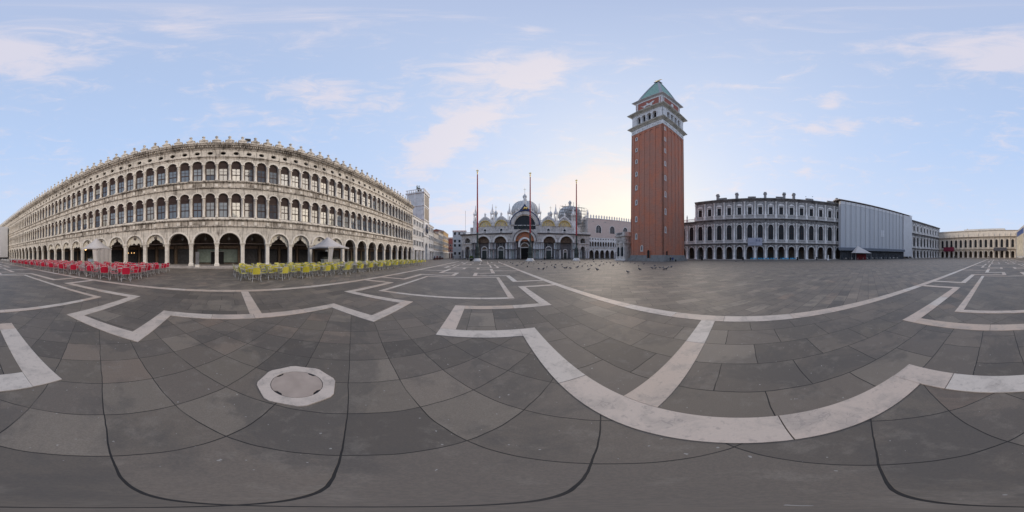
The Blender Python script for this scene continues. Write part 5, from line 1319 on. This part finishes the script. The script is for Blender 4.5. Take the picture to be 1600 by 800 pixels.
def make_chair(col, loc, rz, label, group):
    d = math.hypot(loc[0], loc[1])
    if d > 17:
        o = bpy.data.objects.new('cafe_chair', far[col]); COL.objects.link(o); o.location = loc; o.rotation_euler = (0, 0, rz)
        return tag(o, label, 'chair', group)
    t = thing('cafe_chair', label, 'chair', loc, rz, group)
    for nm, me in (('seat', parts[col][0]), ('backrest', parts[col][1]), ('frame', FRM)): obj(nm, me, None, t)
    for sx, sy, me in ((-1, -1, LF), (1, -1, LF), (-1, 1, LB), (1, 1, LB)):
        o = obj('leg', me, None, t, (sx*.235, sy*.20, 0)); o.scale = (sx, 1, 1)
    return t
tt = MB().lathe([(.0, .715), (.33, .715), (.345, .722), (.345, .738), (.33, .745), (0, .745)], n=20)
tstem = MB().lathe([(.035, .06), (.03, .71), (.12, .715)], n=8)
TT, TS = tt.mesh('table_top'), tstem.mesh('stem'); TT.materials.append(plain('table_metal', (.52, .50, .49), .3, .06, .3, .5)); TS.materials.append(ALU)
tl = MB().tube([(0, 0, .09), (.28, 0, .02)], .016, 5).mesh('leg'); tl.materials.append(ALU)
ft = MB(); ft.merge(tt).merge(tstem)
for k in range(4): ft.tube([(0, 0, .09), (.28*cos(k*pi/2), .28*sin(k*pi/2), .02)], .016, 5)
FT = ft.mesh('cafe_table'); FT.materials.append(TT.materials[0])
def table(loc, rz, label, group):
    d = math.hypot(loc[0], loc[1])
    if d > 15:
        o = bpy.data.objects.new('cafe_table', FT); COL.objects.link(o); o.location = loc; return tag(o, label, 'table', group)
    t = thing('cafe_table', label, 'table', loc, rz, group); obj('table_top', TT, None, t); obj('stem', TS, None, t)
    for k in range(4): obj('leg', tl, None, t, (0, 0, 0), k*pi/2)
ORD0 = ['first', 'second', 'third', 'fourth', 'fifth', 'sixth', 'seventh', 'eighth', 'ninth', 'tenth', 'eleventh', 'twelfth', 'thirteenth', 'fourteenth', 'fifteenth', 'sixteenth']
ORD = ORD0+['seventeenth', 'eighteenth', 'nineteenth', 'twentieth', 'twenty-first', 'twenty-second']
rs = random.Random(21)
def block(col, xs, ys, side, ang0, offr=.56):
    for i, x in enumerate(xs):
        for j, y in enumerate(ys):
            jx, jy = x+rs.uniform(-.12, .12), y+rs.uniform(-.1, .1)
            ra = rs.uniform(-.12, .12)+ang0
            table(loc2w(AZN, jx, jy), -R(AZN), 'small round table among %s chairs, %s from the %s, row %s from the camera' % (col, ORD[i], side, ORD[j]), 'round tables among the %s chairs' % col)
            for q, nm in enumerate(('camera', 'right', 'arcade', 'left')):
                a = -pi/2+q*pi/2+ra; r_ = offr+rs.uniform(-.02, .12)
                cx, cy = jx+r_*cos(a), jy+r_*sin(a)
                rz = a-pi/2+rs.uniform(-.2, .2)            # faces the table
                chair(col, loc2w(AZN, cx, cy), -R(AZN)+rz, '%s woven chair on the %s side of the %s table from the %s, %s row' % (col, nm, ORD[i], side, ORD[j]), '%s cafe chairs' % col)
block('red', [-5.7-1.62*i for i in range(14)], [8.45, 9.95, 11.45, 12.95, 14.4], 'right', .78)
block('yellow', [2.0+1.72*i for i in range(16)], [10.0, 11.5, 13.0, 14.5], 'left', .0)
for i in range(5):
    for j in range(2):
        x, y = -27.5-2.4*i, 8.9+2.6*j
        table(loc2w(AZN, x, y), 0, 'far small white table beyond the red chairs, %s from the right, %s row' % (ORD[i], ORD[j]), 'white tables beyond the red chairs')
        for s in (-1, 1): chair('white', loc2w(AZN, x+s*.6, y), -R(AZN)+(pi/2 if s < 0 else -pi/2)+0, 'far white chair %s of the %s table from the right, %s row' % ('left' if s < 0 else 'right', ORD[i], ORD[j]), 'far white cafe chairs')
# blue chairs before the south range
for i in range(19):
    if i == 11: continue
    x = tx(1174, 57)+i*.86
    for j, y in enumerate((56.6, 57.8)):
        chair('blue', loc2w(AZS, x+rs.uniform(-.1, .1), y), -R(AZS)+(0 if i % 2 else pi)+rs.uniform(-.4, .4), 'blue chair, %s from the left in the %s row by the grey range' % (ORD[i], ('front', 'back')[j]), 'blue chairs before the grey south range')
for i in range(12):
    x = tx(1320, 54)+i*2.6
    table(loc2w(AZS, x, 54.6), 0, 'far white table before the netted scaffold, %s from the left' % ORD[i], 'white tables before the scaffold')
    chair('white', loc2w(AZS, x+.8, 54.4), rs.uniform(0, 6), 'far white chair before the netted scaffold, %s from the left' % ORD[i], 'white chairs before the scaffold')

CH.sort(key=lambda c: (c[0] != 'blue', math.hypot(c[1][0], c[1][1])))
for c in CH[:300]: make_chair(*c)
fm = MB(); idx = []
CK_ = {'red': 0, 'yellow': 1, 'white': 2}
src = MB(); src.merge(seat).merge(back); nf_ = len(src.f); src.merge(frame)
for s in (-1, 1): src.merge(leg_f, s*.235, -.20, 0); src.merge(leg_b, s*.235, .20, 0)
for col, loc, rz, label, group in CH[300:]:
    q = MB(); q.v = list(src.v); q.f = list(src.f); q.sm = list(src.sm); q.rotz(rz); fm.merge(q, *loc)
    idx += [CK_[col]]*nf_+[3]*(len(src.f)-nf_)
fo = obj('distant_cafe_chairs', fm, None); 
for m in (REDW, YELW, WHIW, ALU): fo.data.materials.append(m)
fo.data.polygons.foreach_set('material_index', idx)
tag(fo, 'far rows of red, yellow and white chairs towards the ends of the long arcade', 'chairs', None, 'stuff')

# ---------------------------------------------------------------- flagpoles
for nm, az, d in (('leftmost', -12.15, 46.5), ('middle', 6.4, 48.2), ('rightmost', 22.65, 53.6)):
    t = thing('flagpole', {'leftmost': 'tall crimson flagpole on a bronze base, left of the basilica centre', 'middle': 'tall crimson flagpole in front of the great central arch', 'rightmost': 'tall crimson flagpole at the right end of the basilica'}[nm], 'flagpole', P(az, d), R(-az), 'flagpoles before the basilica')
    st = MB(); st.lathe([(1.35, 0), (1.35, .25), (1.1, .25), (1.1, .5), (.9, .5), (.9, .85)], n=8, smooth=False); obj('stone_base', st, SCL, t)
    bs = MB(); bs.lathe([(.75, .85), (.8, 1.1), (.62, 1.4), (.7, 2.0), (.78, 2.5), (.55, 2.9), (.66, 3.2), (.5, 3.7), (.58, 4.0), (.36, 4.4), (.26, 4.9), (.22, 5.2)], n=12); obj('bronze_pedestal', bs, DKMET, t)
    lo = MB(); lo.lathe([(.26, 5.1), (.245, 8.3)], n=10); obj('lower_shaft', lo, DKMET, t)
    up = MB(); up.lathe([(.235, 8.3), (.20, 18), (.15, 26.9)], n=10); obj('shaft', up, POLE, t)
    tp = MB(); tp.lathe([(.1, 26.9), (.14, 27.0), (.08, 27.2), (.2, 27.4), (.22, 27.6), (.16, 27.8), (.06, 27.9), (.05, 28.1)], n=10)
    tp.merge(MB().prismy([(-.3, 28.1), (.3, 28.1), (.38, 28.5), (.1, 28.45), (.0, 28.8), (-.15, 28.4), (-.4, 28.5)], -.06, .06)); obj('winged_finial', tp, GOLD, t)

# ---------------------------------------------------------------- people
def person(px, d, pose, cloth, trouser, label, z=0, face=0, az=None):
    a = azp(px) if az is None else az
    if pose == 'sit':
        v = [(0, 0, .52), (0, .0, .75), (0, 0, 1.0), (0, 0, 1.2), (0, -.02, 1.32), (-.1, -.1, .5), (-.12, -.46, .5), (-.12, -.46, .1), (-.12, -.6, .04), (.1, -.1, .5), (.12, -.46, .5), (.12, -.46, .1), (.12, -.6, .04), (-.2, 0, 1.0), (-.25, -.1, .75), (-.1, -.32, .62), (.2, 0, 1.0), (.25, -.1, .75), (.1, -.32, .62)]
    elif pose == 'crouch':
        v = [(0, .1, .38), (0, .0, .6), (0, -.12, .8), (0, -.18, .95), (0, -.24, 1.05), (-.1, .0, .36), (-.16, -.34, .46), (-.14, -.1, .1), (-.14, -.24, .04), (.1, .0, .36), (.16, -.34, .46), (.14, -.1, .1), (.14, -.24, .04), (-.2, -.1, .8), (-.25, -.3, .6), (-.1, -.48, .5), (.2, -.1, .8), (.25, -.3, .6), (.1, -.48, .5)]
    else:
        s = .14 if pose == 'walk' else .0
        v = [(0, 0, .92), (0, 0, 1.12), (0, 0, 1.38), (0, -.01, 1.52), (0, -.02, 1.64), (-.09, 0, .86), (-.1, -s, .48), (-.1, s*.8, .08), (-.1, s*.5-.12, .04), (.09, 0, .86), (.1, s, .48), (.1, s*1.6, .1), (.1, s*1.6-.12, .05), (-.19, 0, 1.38), (-.24, s, 1.12), (-.24, s*.8-.08, .88), (.19, 0, 1.38), (.24, -s, 1.12), (.24, -s-.08, .9)]
    e_ = [(0, 1), (1, 2), (2, 3), (3, 4), (0, 5), (5, 6), (6, 7), (7, 8), (0, 9), (9, 10), (10, 11), (11, 12), (2, 13), (13, 14), (14, 15), (2, 16), (16, 17), (17, 18)]
    r = [.15, .14, .16, .06, .11, .10, .075, .05, .045, .10, .075, .05, .045, .075, .05, .035, .075, .05, .035]
    me = skin(v, e_, r, 1); hips = v[0][2]
    ms = [plain('skin', (.45, .28, .21), .6), cloth, trouser, plain('dark_hair', (.03, .022, .018))]
    for m in ms: me.materials.append(m)
    hz = v[4][2]
    for p in me.polygons:
        c = p.center
        if c.z > hz-.16: p.material_index = 3 if (c.z > hz+.05 or c.y > v[4][1]+.03) else 0
        elif (pose in ('sit', 'crouch') and (c.y < -.14 and c.z < .58 or c.z < hips-.05)) or (pose not in ('sit', 'crouch') and c.z < hips+.0): p.material_index = 2 if not (abs(c.x) > .21 and c.z > .7) else 1
        else: p.material_index = 1
    o = bpy.data.objects.new('person', me); COL.objects.link(o); x, y, _ = P(a, d); o.location = (x, y, z); o.rotation_euler = (0, 0, -R(a)+R(face))
    return tag(o, label, 'person')
CK = plain('black_cloth', (.015, .015, .018)); NAV = plain('navy_cloth', (.03, .045, .14)); GRY = plain('grey_cloth', (.14, .14, .15)); JN = plain('dark_jeans', (.03, .04, .07)); LTC = plain('light_cloth', (.50, .50, .50)); RDC = plain('dark_red_cloth', (.18, .03, .03))
person(1047.6, 43.0, 'sit', CK, CK, 'person in black sitting at the foot of the brick tower, left of the two')
person(1051.0, 43.6, 'sit', NAV, JN, 'person in a blue jacket sitting at the foot of the brick tower')
person(731.0, 60, 'walk', CK, JN, 'person in dark clothes walking near the left corner of the basilica', 0, 60)
person(719, 64, 'stand', CK, CK, 'person in black standing before the pale blue palace')
person(708.5, 72, 'walk', GRY, CK, 'person in grey walking out of the narrow alley', 0, 20)
person(687.5, 58, 'stand', CK, CK, 'person in black standing beside the grey cream town house')
person(679.0, 56, 'walk', NAV, JN, 'person in navy walking past the clock tower wing', 0, -70)
person(683.0, 60, 'stand', RDC, CK, 'person in a dark red top standing right of the clock tower')
person(851.0, 60, 'crouch', CK, CK, 'person in black crouching before the fourth portal of the basilica')
person(862.5, 61, 'sit', CK, GRY, 'person in black and grey sitting right of the crouching figure', 0, 30).location.z = .0
person(765.5, 66, 'stand', LTC, GRY, 'person in a pale coat standing before the second portal')
person(1095.5, 54, 'stand', CK, CK, 'person in black standing by the wing right of the brick tower')
person(1491.5, 95, 'walk', CK, CK, 'person in black walking before the cream far wing', 0, 50)
person(1494.0, 96, 'stand', GRY, CK, 'person in grey standing before the cream far wing')
person(1544.5, 98, 'stand', CK, JN, 'person in black far off near the middle of the cream wing')
t = thing('backpack', 'dark rucksack standing beside the seated pair at the brick tower', 'bag', P(azp(1055.8), 44.3), 0)
obj('body', MB().lathe([(.14, 0), (.19, .1), (.2, .35), (.14, .52), (.04, .58)], n=10), CK, t); obj('strap', MB().tube([(0, -.17, .5), (0, -.24, .3), (0, -.17, .1)], .02, 5), CK, t)

# ---------------------------------------------------------------- pigeons
def pigeon_mesh(head):
    v = [(0, 0, .13), (0, -.07, .155), (0, -.12, .19), (0, -.145, .235 if not head else .12), (0, -.175, .23 if not head else .09), (0, .08, .115), (0, .17, .09), (0, .22, .08), (.03, .01, .06), (.03, .0, .01), (-.03, .01, .06), (-.03, .0, .01)]
    if head: v[2] = (0, -.13, .155); 
    return skin(v, [(0, 1), (1, 2), (2, 3), (3, 4), (0, 5), (5, 6), (6, 7), (0, 8), (8, 9), (0, 10), (10, 11)], [(.075, .07), (.062, .065), .035, .032, .012, (.06, .05), (.038, .02), (.04, .01), .012, .009, .012, .009], 1)
PG = plain('pigeon_grey', (.085, .09, .11), .6, .4, scale=20); PM = [pigeon_mesh(0), pigeon_mesh(1)]
for m in PM: m.materials.append(PG)
pts = [(867, 419.5), (878, 414.5), (879, 417.5), (882, 420), (885, 420), (891, 420.5), (902, 419), (909.5, 417.5), (918, 416.5), (924, 416), (920, 422.5), (933, 423), (937, 416), (943, 413.5), (954, 412), (965, 412), (968.5, 414), (981, 427), (985, 411), (997.5, 416.5), (999.5, 422.5), (1019, 420.5), (1024, 420.5), (1031, 419.5), (1036, 419.5), (1037.5, 422.3), (1041, 422), (1044.5, 418.5), (1049, 418.3), (1023, 416.5), (841, 412.5), (842, 421.5), (854.5, 418.5), (868, 414.7), (872, 412), (889, 412), (892, 410.5), (906, 410.5), (928, 410), (948, 411), (952, 410.5), (958, 416), (846, 409.5), (860, 410), (914, 413), (919, 411),
       (798, 411), (801, 413), (808, 416), (812, 411), (815, 414), (818, 412), (783, 411), (786, 412.5), (777, 410), (792, 409.5), (826, 412), (830, 410), (834, 413), (838, 410.3), (753, 412), (764, 411), (822, 409.3), (851, 413), (862, 415.5), (875, 409.8), (897, 413.5), (931, 413.2), (940, 409.6), (974, 410.2), (992, 412.5), (1006, 413.5), (849, 422), (824, 418), (1150, 409.2), (1163, 410.3)]
rs = random.Random(9)
cols_ = [('before the left half of the basilica', 0, 780), ('before the central portal of the basilica', 780, 835), ('before the right half of the basilica', 835, 900), ('before the gothic palace', 900, 965), ('left of the brick tower', 965, 1000), ('before the brick tower', 1000, 1070), ('before the grey south range', 1070, 1300)]
cnt = {}
for i, (px, py) in enumerate(sorted(pts)):
    d = 1.5/tan(R((py-400)*.225)); d = min(d, 48)
    o = bpy.data.objects.new('pigeon', PM[rs.random() < .45]); COL.objects.link(o); o.location = P(azp(px), d, .0)
    o.rotation_euler = (0, 0, rs.uniform(0, 6.28)); s = rs.uniform(1.0, 1.3); o.scale = (s, s, s)
    w = [c for c, a, b in cols_ if a <= px < b][0]
    cnt[w] = cnt.get(w, 0)+1
    tag(o, 'small dark pigeon, %s from the left of those %s' % (ORD[cnt[w]-1], w), 'pigeon', 'pigeons '+w)
# two birds in the air over the south range
fly = skin([(0, 0, 0), (0, -.16, .01), (0, -.24, .03), (0, .18, 0), (.22, 0, .1), (.48, .06, .04), (-.22, 0, .1), (-.48, .06, .04)], [(0, 1), (1, 2), (0, 3), (0, 4), (4, 5), (0, 6), (6, 7)], [.07, .05, .03, .03, (.03, .07), (.015, .04), (.03, .07), (.015, .04)], 1)
fly.materials.append(PG)
for px, py, l in ((1259, 307.5, 'left of the pair'), (1269.5, 307.5, 'right of the pair')):
    o = bpy.data.objects.new('flying_bird', fly); COL.objects.link(o); o.location = P(azp(px), 50, 1.5+50*tan(R((400-py)*.225))); tag(o, 'small dark bird flying above the grey range, '+l, 'bird')

# ---------------------------------------------------------------- bins, barriers, lamp posts, small things
def bin_(px, d, label):
    t = thing('litter_bin', label, 'litter bin', P(azp(px), d)); b = MB(); b.lathe([(.24, 0), (.24, .05), (.27, .1), (.29, .95), (.27, 1.0)], n=12); obj('body', b, BLACK, t)
    l = MB(); l.lathe([(.30, 1.0), (.30, 1.06), (.2, 1.14), (.03, 1.18)], n=12); obj('lid', l, BLACK, t)
for px, l in ((1095.8+1.6, 'first from the brick tower'), (1161, 'just left of the blue chairs'), (1246, 'just right of the blue chairs'), (1276.3, 'towards the netted scaffold')):
    bin_(px, 58.2, 'black litter bin before the grey range, '+l)
t = thing('bollard', 'short white stone bollard before the grey range near the scaffold', 'bollard', P(azp(1294), 57.5)); b = MB(); b.lathe([(.4, 0), (.4, .35), (.25, .5), (.2, 1.5), (.26, 1.6), (.1, 1.8)], n=8); obj('post', b, SCL, t)
def barrier(px, d, i, w=2.0, face=0):
    t = thing('crowd_barrier', 'low dark metal barrier before the basilica, %s from the left' % ORD[i], 'barrier', P(azp(px), d), -R(azp(px))+face, 'metal barriers before the basilica')
    obj('frame', tubes([[(-w/2, 0, .05), (-w/2, 0, 1.05), (w/2, 0, 1.05), (w/2, 0, .05)], [(-w/2, 0, .25), (w/2, 0, .25)]], .03, 5), DKMET, t)
    obj('bars', tubes([[(-w/2+w*k/10, 0, .25), (-w/2+w*k/10, 0, 1.05)] for k in range(1, 10)], .014, 4), DKMET, t)
    obj('foot', MB().box(-w/2-.03, -w/2+.03, -.3, .3, 0, .06), DKMET, t); obj('foot', MB().box(w/2-.03, w/2+.03, -.3, .3, 0, .06), DKMET, t)
for i, px in enumerate((752, 770, 789, 806, 832, 846, 868, 880, 893, 908, 921, 935, 948, 960)): barrier(px, 62+(i % 3), i, 2.6)
def lamp_post(px, d, label, h=5.2):
    t = thing('lamp_post', label, 'lamp post', P(azp(px), d)); b = MB(); b.lathe([(.3, 0), (.3, .25), (.16, .5), (.1, .8), (.06, 1.2), (.05, h-1)], n=8); obj('post', b, DKMET, t)
    b = MB(); b.lathe([(.05, h-1), (.2, h-.9), (.26, h-.35), (.12, h-.15), (.04, h)], n=6); obj('lantern', b, plain('lantern_glass', (.42, .42, .42), .2), t)
lamp_post(975.3, 57, 'dark lamp post on a pale base between palace and brick tower')
obj('stone_base', MB().lathe([(.55, 0), (.5, .4), (.35, .5)], n=8), SCL, bpy.data.objects['lamp_post'])
lamp_post(927, 60, 'dark lamp post before the left arches of the gothic palace', 4.6)
# raised walkway trestles stacked between the clock tower and the basilica
for i, px in enumerate((712, 717, 722, 727)):
    t = thing('walkway_trestle', 'low dark trestle of the raised walkway, %s from the left before the pale palace' % ORD[i], 'trestle', P(azp(px), 58+i), -R(azp(px)), 'walkway trestles')
    obj('deck', MB().box(-1.2, 1.2, -.5, .5, .62, .70), plain('worn_planks', (.16, .14, .13)), t)
    for sx in (-1, 1): obj('legs', tubes([[(sx*1.1, -.45, .62), (sx*1.1, -.45, 0)], [(sx*1.1, .45, .62), (sx*1.1, .45, 0)], [(sx*1.1, -.45, .1), (sx*1.1, .45, .1)]], .03, 5), DKMET, t)
t = thing('planter_tub', 'round dark potted shrub left of the leftmost flagpole', 'plant', P(azp(736.5), 49)); obj('tub', MB().lathe([(.45, 0), (.55, .6), (.6, .62)], n=10), DKMET, t)
m = MB(); rs = random.Random(2)
for i in range(260):
    a, b_, r_ = rs.uniform(0, 6.28), rs.uniform(-.3, 1), rs.uniform(.3, .62)
    c = Vector((r_*cos(a)*math.sqrt(max(0, 1-b_*b_)), r_*sin(a)*math.sqrt(max(0, 1-b_*b_)), 1.0+r_*b_)); s = .09; q = rs.uniform(0, 6.28)
    m.add([tuple(c+Vector((s*cos(q), s*sin(q), 0))), tuple(c+Vector((0, 0, s))), tuple(c-Vector((s*cos(q), s*sin(q), 0))), tuple(c-Vector((0, 0, s)))], [(0, 1, 2, 3)])
tag(obj('foliage', m, LEAF, t), kind='stuff')
rd = thing('low_hoarding', 'low dark red brown hoarding at the foot of the clock tower wings', 'hoarding', P(AZN, DN), -R(AZN))
obj('panel', MB().box(nx(662), nx(680), -4.0, -3.9, 0, .75), plain('dark_red_board', (.12, .05, .045)), rd)
m = MB()
for i in range(9): x = nx(662)+(nx(680)-nx(662))*i/8; m.box(x-.06, x+.06, -4.06, -3.84, 0, .9)
obj('posts', m, DKMET, rd)
an = thing('antenna_mast', 'thin tall mast rising behind the pale blue palace', 'mast', P(azp(727.3), 100))
obj('mast', MB().tube([(0, 0, 14), (0, 0, 30)], .08, 5), plain('grey_mast', (.3, .32, .35)), an); obj('foot', MB().box(-.3, .3, -.3, .3, 0, 14.1), SST, an)
